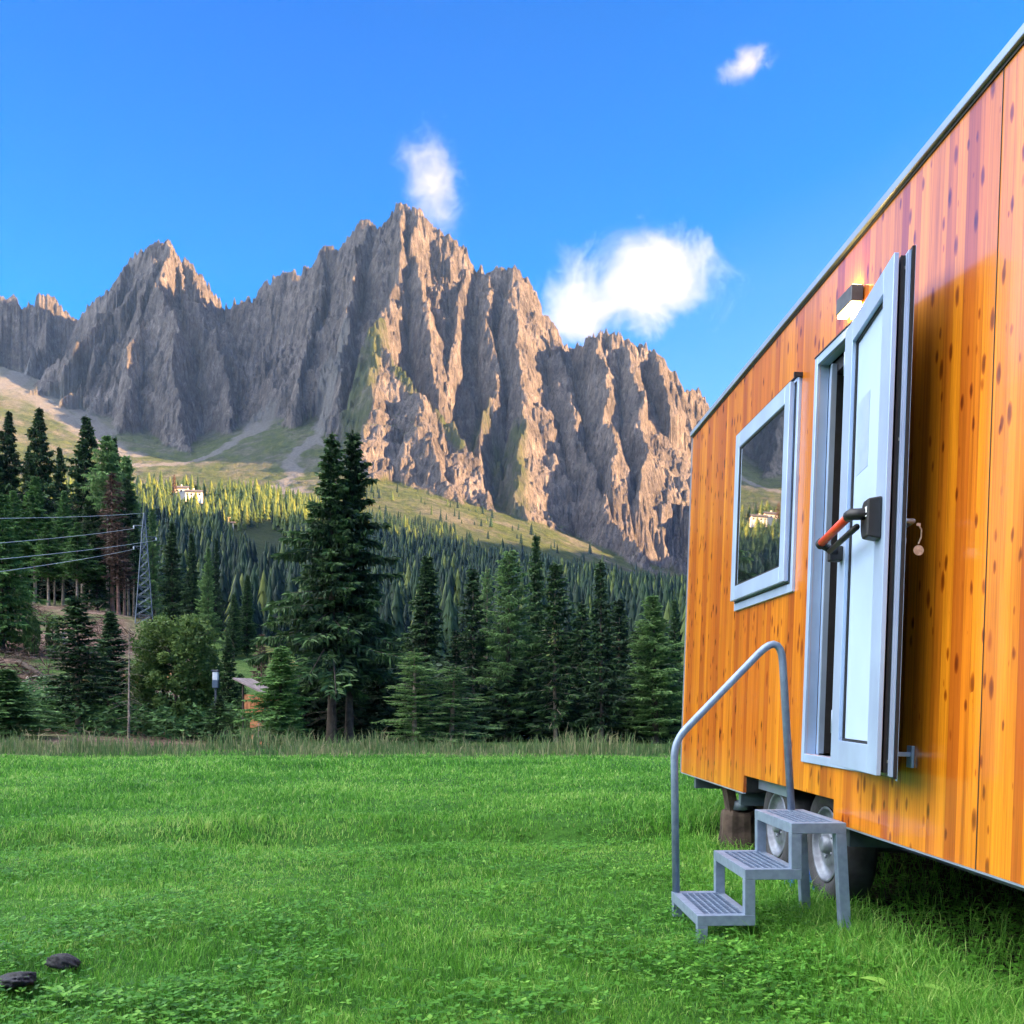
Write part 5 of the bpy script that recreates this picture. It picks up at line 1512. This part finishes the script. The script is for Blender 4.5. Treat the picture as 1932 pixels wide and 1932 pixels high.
mb = MB(); mb.box(-0.079, -0.0675, 0.02, LW + 0.004, D0 - 0.010, D1 + 0.025, LM); mb.build('seal', M['black'], door)
mb = MB(); mb.box(-0.0805, -0.0795, LW - 0.02, LW + 0.005, D0 - 0.018, D1 + 0.028, LM); mb.build('edge_strip', M['alu'], door)
for zz in (D0 + 0.05, D1 - 0.06, 1.62):
    MB().box(-0.06, -0.045, LW - 0.018, LW - 0.0165 + 0.004, zz, zz + 0.012, LM).build('screw', M['brass'], door)
for zz in (0.45, 1.3, 2.15):
    MB().tube([LM @ Vector((-0.01, -0.012, zz)), LM @ Vector((-0.01, -0.012, zz + 0.11))], 0.011, 10).build('hinge', M['alu2'], door, True)
# panic bar
pb = MB()
prof = []
for k in range(13):
    t = math.pi * k / 12
    prof.append((0.035 - 0.004 + 0.0, LW - 0.13 - 0.045 * math.sin(t), 1.325 + 0.085 * math.cos(t)))
b0 = [LM @ Vector((0.0015, p[1], p[2])) for p in prof] + [LM @ Vector((0.0015, LW - 0.045, 1.24)), LM @ Vector((0.0015, LW - 0.045, 1.41))]
b1 = [LM @ Vector((0.055, p[1] + 0.006, 1.325 + (p[2] - 1.325) * 0.9)) for p in prof] + [LM @ Vector((0.055, LW - 0.05, 1.25)), LM @ Vector((0.055, LW - 0.05, 1.40))]
n_ = len(b0); pb.v = [tuple(p) for p in b0 + b1]
pb.f = [tuple(range(n_))[::-1], tuple(range(n_, 2 * n_))] + [(i, (i + 1) % n_, n_ + (i + 1) % n_, n_ + i) for i in range(n_)]
box_ = pb.build('latch_box', M['black'], door, bevel=0.006)
mb = MB(); mb.box(0.0555, 0.0575, LW - 0.10, LW - 0.06, 1.33, 1.335, LM); mb.box(0.0555, 0.0575, LW - 0.10, LW - 0.092, 1.335, 1.365, LM); mb.box(0.0555, 0.0575, LW - 0.085, LW - 0.06, 1.345, 1.37, LM); mb.build('emblem', M['white'], box_)
bar = MB(); bar.tube([LM @ Vector((0.105, LW - 0.15, 1.345)), LM @ Vector((0.105, 0.16, 1.325))], 0.018, 14); bo = bar.build('push_bar', M['redbar'], door, True)
mb = MB(); mb.tube([LM @ Vector((0.105, LW - 0.152, 1.345)), LM @ Vector((0.105, LW - 0.11, 1.345)), LM @ Vector((0.04, LW - 0.09, 1.345))], 0.024, 12)
mb.tube([LM @ Vector((0.105, 0.158, 1.325)), LM @ Vector((0.105, 0.135, 1.32))], 0.024, 12); mb.tube([LM @ Vector((0.105, 0.15, 1.318)), LM @ Vector((0.02, 0.10, 1.285))], 0.018, 10)
mb.tube([LM @ Vector((0.07, 0.16, 1.285)), LM @ Vector((0.07, LW - 0.16, 1.305))], 0.013, 8); mb.build('bar_end', M['black'], bo, True)
mb = MB(); mb.box(0.0, 0.06, 0.06, 0.12, 1.25, 1.32, LM); mb.build('bar_bracket', M['black'], door, bevel=0.006)
# lever on the outer face
mb = MB(); mb.tube([LM @ Vector((-0.081, LW - 0.07, 1.315)), LM @ Vector((-0.125, LW - 0.07, 1.315))], 0.011, 8); mb.tube([LM @ Vector((-0.125, LW - 0.065, 1.315)), LM @ Vector((-0.125, LW - 0.18, 1.315))], 0.010, 8)
mb.tube([LM @ Vector((-0.081, LW - 0.07, 1.235)), LM @ Vector((-0.10, LW - 0.07, 1.235))], 0.014, 10); mb.build('outer_handle', M['alu2'], door, True)
# door stay on the wall
mb = MB(); mb.box(-0.165, 0.0, 4.155, 4.175, 0.375, 0.393); mb.box(-0.012, -0.0008, 4.14, 4.19, 0.33, 0.42); mb.build('door_stay', M['alu'], van, bevel=0.001)
mb = MB(); mb.lathe([(-0.15, 0.001), (-0.15, 0.013), (-0.11, 0.013), (-0.10, 0.001)], (0, 4.165, 0.412), 'x', 10); mb.lathe([(-0.10, 0.001), (-0.10, 0.007), (-0.07, 0.007), (-0.07, 0.001)], (0, 4.165, 0.42), 'x', 8); mb.build('stay_catch', M['brass'], van, True)
# wall lamp
lamp = empty('wall_lamp', (0, 0, 0), None, None); lamp.parent = van
mb = MB(); mb.box(-0.062, -0.004, 4.885, 5.095, 2.545, 2.625); mb.build('housing', M['lampmetal'], lamp, bevel=0.003)
mb = MB(); mb.box(-0.056, -0.010, 4.895, 5.085, 2.530, 2.5445); mb.build('diffuser', M['glow'], lamp)
mb = MB(); mb.box(-0.056, -0.010, 4.895, 5.085, 2.6255, 2.6285); mb.build('diffuser', M['glow'], lamp)
# paper notice on the door panel
mb = MB(); mb.box(-0.0272, -0.0264, 0.20, 0.42, 1.62, 1.95, LM); mb.build('notice_film', M['film'], door)
# running gear
for yc in (5.52, 6.41):
    for xc, sgn in ((0.12, 1), (DP - 0.30, 1)):
        w = empty('wheel', (0, 0, 0), None, None); w.parent = van; w.location = (xc, yc, -0.17)
        w.name = 'wheel'
        R_ = 0.325
        mb = MB(); mb.lathe([(0.02, 0.205), (0.005, 0.225), (0.0, 0.26), (0.008, 0.30), (0.03, R_), (0.10, R_ + 0.004), (0.16, R_), (0.182, 0.30), (0.19, 0.26), (0.18, 0.2)], (0, 0, 0), 'x', 40)
        mb.build('tyre', M['tyre'], w, True)
        mb = MB(); mb.lathe([(0.012, 0.206), (0.006, 0.198), (0.014, 0.190), (0.03, 0.186), (0.045, 0.17), (0.05, 0.15), (0.028, 0.12), (0.022, 0.085), (0.035, 0.06), (0.02, 0.055), (-0.005, 0.045), (-0.012, 0.03), (-0.012, 0.001)], (0, 0, 0), 'x', 32)
        for k in range(5):
            a = 2 * math.pi * k / 5
            mb.lathe([(0.012, 0.011), (0.0, 0.011), (-0.002, 0.001)], (0.02, 0.075 * math.cos(a), 0.075 * math.sin(a)), 'x', 6)
        mb.build('rim', M['rim'], w, True)
mb = MB()
mb.box(0.40, 0.47, Y0 + 0.2, Y1 - 0.1, -0.14, 0.0); mb.box(DP - 0.55, DP - 0.48, Y0 + 0.2, Y1 - 0.1, -0.14, 0.0)
for yy_ in (1.5, 3.2, 4.9, 6.9, 8.3): mb.box(0.03, DP - 0.1, yy_, yy_ + 0.06, -0.10, 0.0)
for yy_ in (5.52, 6.41): mb.tube([(0.2, yy_, -0.17), (DP - 0.2, yy_, -0.17)], 0.035, 8)
mb.build('chassis', M['chassis'], van)
mb = MB(); mb.box(DP - 0.02, DP - 0.001, Y0, 6.0, -0.52, -0.003); mb.build('added_skirt', M['black'], van)  # added unseen board, blocks light so the underside stays dark
mb = MB(); mb.box(0.10, 0.13, 6.1, 6.735, 0.03, 0.11); mb.build('side_rail', M['alu2'], van)

# stump and wedges propping the far corner
stump(0, 7.55, 0.16, 0.30, 'dark tree stump set upright as a support under the trailer', 'darklog', None, X=1.70)
mb = MB()
mb.box(-0.13, -0.07, -0.09, 0.09, 0.0, 0.20, Matrix.Rotation(-0.16, 4, 'Y')); mb.box(0.05, 0.12, -0.09, 0.09, 0.0, 0.19, Matrix.Rotation(0.22, 4, 'Y')); mb.box(-0.10, 0.16, -0.07, 0.07, 0.165, 0.20)
o = mb.build('wooden_wedges', M['darklog']); o.location = (1.72, 7.55, gz(1.7, 7.55) + 0.31); o.name = 'prop_blocks'
tag(o, 'dark wooden blocks wedged between the stump and the trailer floor', 'wood blocks')
mb = MB(); mb.lathe([(0.0, 0.05), (0.0, 0.07), (0.06, 0.06), (0.075, 0.02), (0.10, 0.015), (0.10, 0.001)], (0, 0, 0), 'z', 16)
o = mb.build('bottle_jack', M['chassis'], None, True); o.location = (1.68, 7.47, gz(1.7, 7.5) + 0.31); tag(o, 'small blue grey jack standing on the stump under the trailer', 'jack')

# blue crate under the trailer
bx = empty('plastic_crate', (1.70, 6.05, gz(1.7, 6.05)), 'small blue ribbed plastic crate in the grass behind the metal steps', 'crate')
mb = MB(); mb.box(-0.07, 0.07, -0.1, 0.1, 0.0, 0.012); 
for k in range(8):
    mb.box(-0.068 + k * 0.018, -0.060 + k * 0.018, -0.1, -0.092, 0.013, 0.10); mb.box(-0.068 + k * 0.018, -0.060 + k * 0.018, 0.092, 0.1, 0.013, 0.10)
for k in range(10):
    mb.box(-0.07, -0.064, -0.09 + k * 0.019, -0.08 + k * 0.019, 0.013, 0.10); mb.box(0.064, 0.07, -0.09 + k * 0.019, -0.08 + k * 0.019, 0.013, 0.10)
mb.build('basket', M['bluep'], bx)
mb = MB(); frame = [(-0.075, 0.075, -0.105, -0.09), (-0.075, 0.075, 0.09, 0.105)]
for a in frame: mb.box(a[0], a[1], a[2], a[3], 0.101, 0.112)
mb.box(-0.075, -0.062, -0.0899, 0.0899, 0.101, 0.112); mb.box(0.062, 0.075, -0.0899, 0.0899, 0.101, 0.112); mb.build('rim', M['bluep'], bx)

# key with tag hanging at the outer lock
bpy.context.view_layer.update()
kp = van.matrix_world @ (LM @ Vector((-0.104, LW - 0.066, 1.235)))
kx = van.matrix_world @ Vector((-0.11, 3.93, 1.29))
key = empty('key', kx, 'key on a ring with a round metal tag hanging behind the open door', 'key', rot=(0, 0, 0.0))
mb = MB(); mb.box(-0.008, 0.008, -0.0015, 0.0015, -0.004, 0.006); mb.tube([(0, 0, 0.0), (0.012, 0, -0.02), (0.01, 0, -0.05), (0.0, 0, -0.075)], 0.003, 6); mb.build('ring', M['brass'], key)
mb = MB(); mb.tube([(0, 0.0015, -0.1), (0, -0.0015, -0.1)], 0.02, 20); mb.build('tag', M['brass'], key, False)

# ------------------------------------------------------------------ metal steps
st = empty('metal_steps', (0, 0, 0), 'galvanised steel three step stair with one curved tube handrail', 'steps', rot=(0, 0, TH))
ys0, ys1 = 4.64, 5.25
zt3 = [0.125, 0.335, 0.545]; xl = [1.035, 1.255, 1.47, 1.725]; w = 0.048
def sideframe(y0, y1):
    mb = MB()
    for i in range(3):
        a, b = xl[i], xl[i + 1] + (w if i < 2 else 0)
        mb.box(a, b, y0, y1, zt3[i] - w, zt3[i])                # horizontal
        if i > 0:
            mb.box(a, a + w, y0 + 0.0015, y1 - 0.0015, zt3[i - 1] + 0.0005, zt3[i] - w - 0.0005)  # riser post
    mb.box(xl[0] + 0.002, xl[0] + w, y0 + 0.001, y1 - 0.001, -0.05, zt3[0] - w - 0.0005)
    # rear leg, slightly splayed
    b = len(mb.v); ztp = zt3[2] - w - 0.0005; xo = 0.03
    for (z, dx) in ((-0.05, xo), (ztp, 0)):
        for p in ((xl[3] - w + dx, y0), (xl[3] + dx, y0), (xl[3] + dx, y1), (xl[3] - w + dx, y1)):
            mb.v.append((p[0], p[1], z))
    for q in ((0, 3, 2, 1), (4, 5, 6, 7), (0, 1, 5, 4), (1, 2, 6, 5), (2, 3, 7, 6), (3, 0, 4, 7)): mb.f.append(tuple(b + i for i in q))
    return mb
sideframe(ys0, ys0 + w).build('side_frame', M['galv'], st, bevel=0.002)
sideframe(ys1 - w, ys1).build('side_frame', M['galv'], st, bevel=0.002)
for i in range(3):
    a, b = xl[i], xl[i + 1]
    mb = MB(); mb.box(a, a + 0.035, ys0 + w + 0.0008, ys1 - w - 0.0008, zt3[i] - w, zt3[i]); mb.box(b + (0.013 if i < 2 else -0.035), b + (w if i < 2 else 0), ys0 + w + 0.0008, ys1 - w - 0.0008, zt3[i] - w, zt3[i] - (0.0 if i == 2 else 0.004))
    tr = mb.build('tread_rim', M['galv'], st, bevel=0.0015)
    mb = MB(); x0, x1 = a + 0.036, b + (0.012 if i < 2 else -0.036)
    n = 6
    for k in range(n + 1):
        xx = x0 + (x1 - x0 - 0.005) * k / n
        mb.box(xx, xx + 0.005, ys0 + w + 0.001, ys1 - w - 0.001, zt3[i] - 0.026, zt3[i] - 0.001)
    m_ = 13
    for k in range(m_ + 1):
        yy_ = ys0 + w + 0.002 + (ys1 - ys0 - 2 * w - 0.008) * k / m_
        mb.box(x0 + 0.0005, x1 - 0.0005, yy_, yy_ + 0.005, zt3[i] - 0.022, zt3[i] - 0.003)
    mb.build('grating', M['galv'], tr)
# handrail
def arc_pts(ctrl, rad, n=7):
    out = [Vector(ctrl[0])]
    for a, b, c, r in zip(ctrl[:-2], ctrl[1:-1], ctrl[2:], rad):
        a, b, c = Vector(a), Vector(b), Vector(c)
        d1 = (a - b).normalized(); d2 = (c - b).normalized()
        p, q = b + d1 * r, b + d2 * r
        for k in range(n + 1):
            t = k / n
            out.append(p * (1 - t) ** 2 + b * 2 * t * (1 - t) + q * t * t)
    out.append(Vector(ctrl[-1]))
    return out
yh = ys1 - w / 2
pts = arc_pts([(1.05, yh, 0.12), (1.045, yh, 0.90), (1.585, yh, 1.45), (1.655, yh, 1.12), (1.645, yh, 0.54)], [0.085, 0.19, 0.10])
# single smooth hoop: lower bend, upper bend
pts = arc_pts([(1.055, yh, 0.12), (1.045, yh, 0.90), (1.60, yh, 1.47), (1.655, yh, 0.54)], [0.09, 0.17])
mb = MB(); mb.tube(pts, 0.0195, 16); mb.build('handrail', M['galv'], st, True)

# ------------------------------------------------------------------ clouds (beyond the mountain)
def cloud(name, u, v, y, wu, hv, label, dens, seed, rough=0.6, thr=0.45, rot=0.0, sc=2.2):
    s = y / F
    x = (u - 966) * s; z = EYE + (1325 - v) * s
    import bmesh
    bm = bmesh.new(); bmesh.ops.create_icosphere(bm, subdivisions=4, radius=1.0)
    me = bpy.data.meshes.new(name); bm.to_mesh(me); bm.free()
    o = bpy.data.objects.new(name, me); COL.objects.link(o)
    o.location = (x, y, z); o.scale = (wu / 2 * s, wu / 3 * s, hv / 2 * s); o.rotation_euler = (0, rot, 0)
    m, nt, out = mat(name + '_vapour')
    tc = N(nt, 'ShaderNodeTexCoord')
    mp = N(nt, 'ShaderNodeMapping'); mp.inputs['Location'].default_value = (seed, seed * 2, seed * 3)
    mp.inputs['Scale'].default_value = (1.0, 1.0, hv / wu)
    L(nt, tc.outputs['Object'], mp.inputs[0])
    nf = noise(nt, sc, mp.outputs[0], 7, rough, None, 0.6)
    ln = N(nt, 'ShaderNodeVectorMath', operation='LENGTH'); L(nt, tc.outputs['Object'], ln.inputs[0])
    ff = N(nt, 'ShaderNodeMapRange'); L(nt, ln.outputs['Value'], ff.inputs[0])
    ff.inputs[1].default_value = 0.0; ff.inputs[2].default_value = 1.0; ff.inputs[3].default_value = 0.30; ff.inputs[4].default_value = -0.35
    ad = N(nt, 'ShaderNodeMath', operation='ADD'); L(nt, nf, ad.inputs[0]); L(nt, ff.outputs[0], ad.inputs[1])
    mr = N(nt, 'ShaderNodeMapRange'); L(nt, ad.outputs[0], mr.inputs[0])
    mr.inputs[1].default_value = thr; mr.inputs[2].default_value = thr + 0.42; mr.inputs[3].default_value = 0; mr.inputs[4].default_value = dens
    pv = N(nt, 'ShaderNodeVolumePrincipled')
    pv.inputs['Color'].default_value = (1, 0.98, 0.97, 1)
    pv.inputs['Anisotropy'].default_value = 0.2
    L(nt, mr.outputs[0], pv.inputs['Density'])
    L(nt, pv.outputs[0], out.inputs['Volume'])
    me.materials.append(m)
    tag(o, label, 'cloud', kind='stuff')
    return o
cloud('cloud', 1215, 530, 3700, 600, 360, 'big white cloud above the right shoulder of the mountain', 0.0055, 1.3, thr=0.49, rough=0.72)
cloud('cloud', 1080, 590, 3750, 330, 240, 'thin low wisp of cloud touching the ridge left of the big cloud', 0.008, 5.1, thr=0.42, rough=0.7)
cloud('cloud', 815, 345, 3700, 230, 400, 'thin column of cloud rising behind the highest peak', 0.0038, 4.7, thr=0.45, rot=-0.15, rough=0.72)
cloud('cloud', 1408, 122, 3700, 220, 100, 'small torn cloud high in the sky at the right', 0.006, 8.2, thr=0.50, rot=-0.4, rough=0.72)

# ------------------------------------------------------------------ haze
HAZE = True
if HAZE:
    mb = MB(); mb.box(-3450, 2300, -3450, 3420, -8, 1400)
    m, nt, out = mat('valley_air')
    pv = N(nt, 'ShaderNodeVolumePrincipled')
    pv.inputs['Color'].default_value = (0.28, 0.52, 1.0, 1)
    pv.inputs['Density'].default_value = 0.000022
    pv.inputs['Anisotropy'].default_value = 0.0
    L(nt, pv.outputs[0], out.inputs['Volume'])
    o = mb.build('haze', m); tag(o, 'thin blue haze filling the valley air', 'haze', kind='stuff')
print('script done')
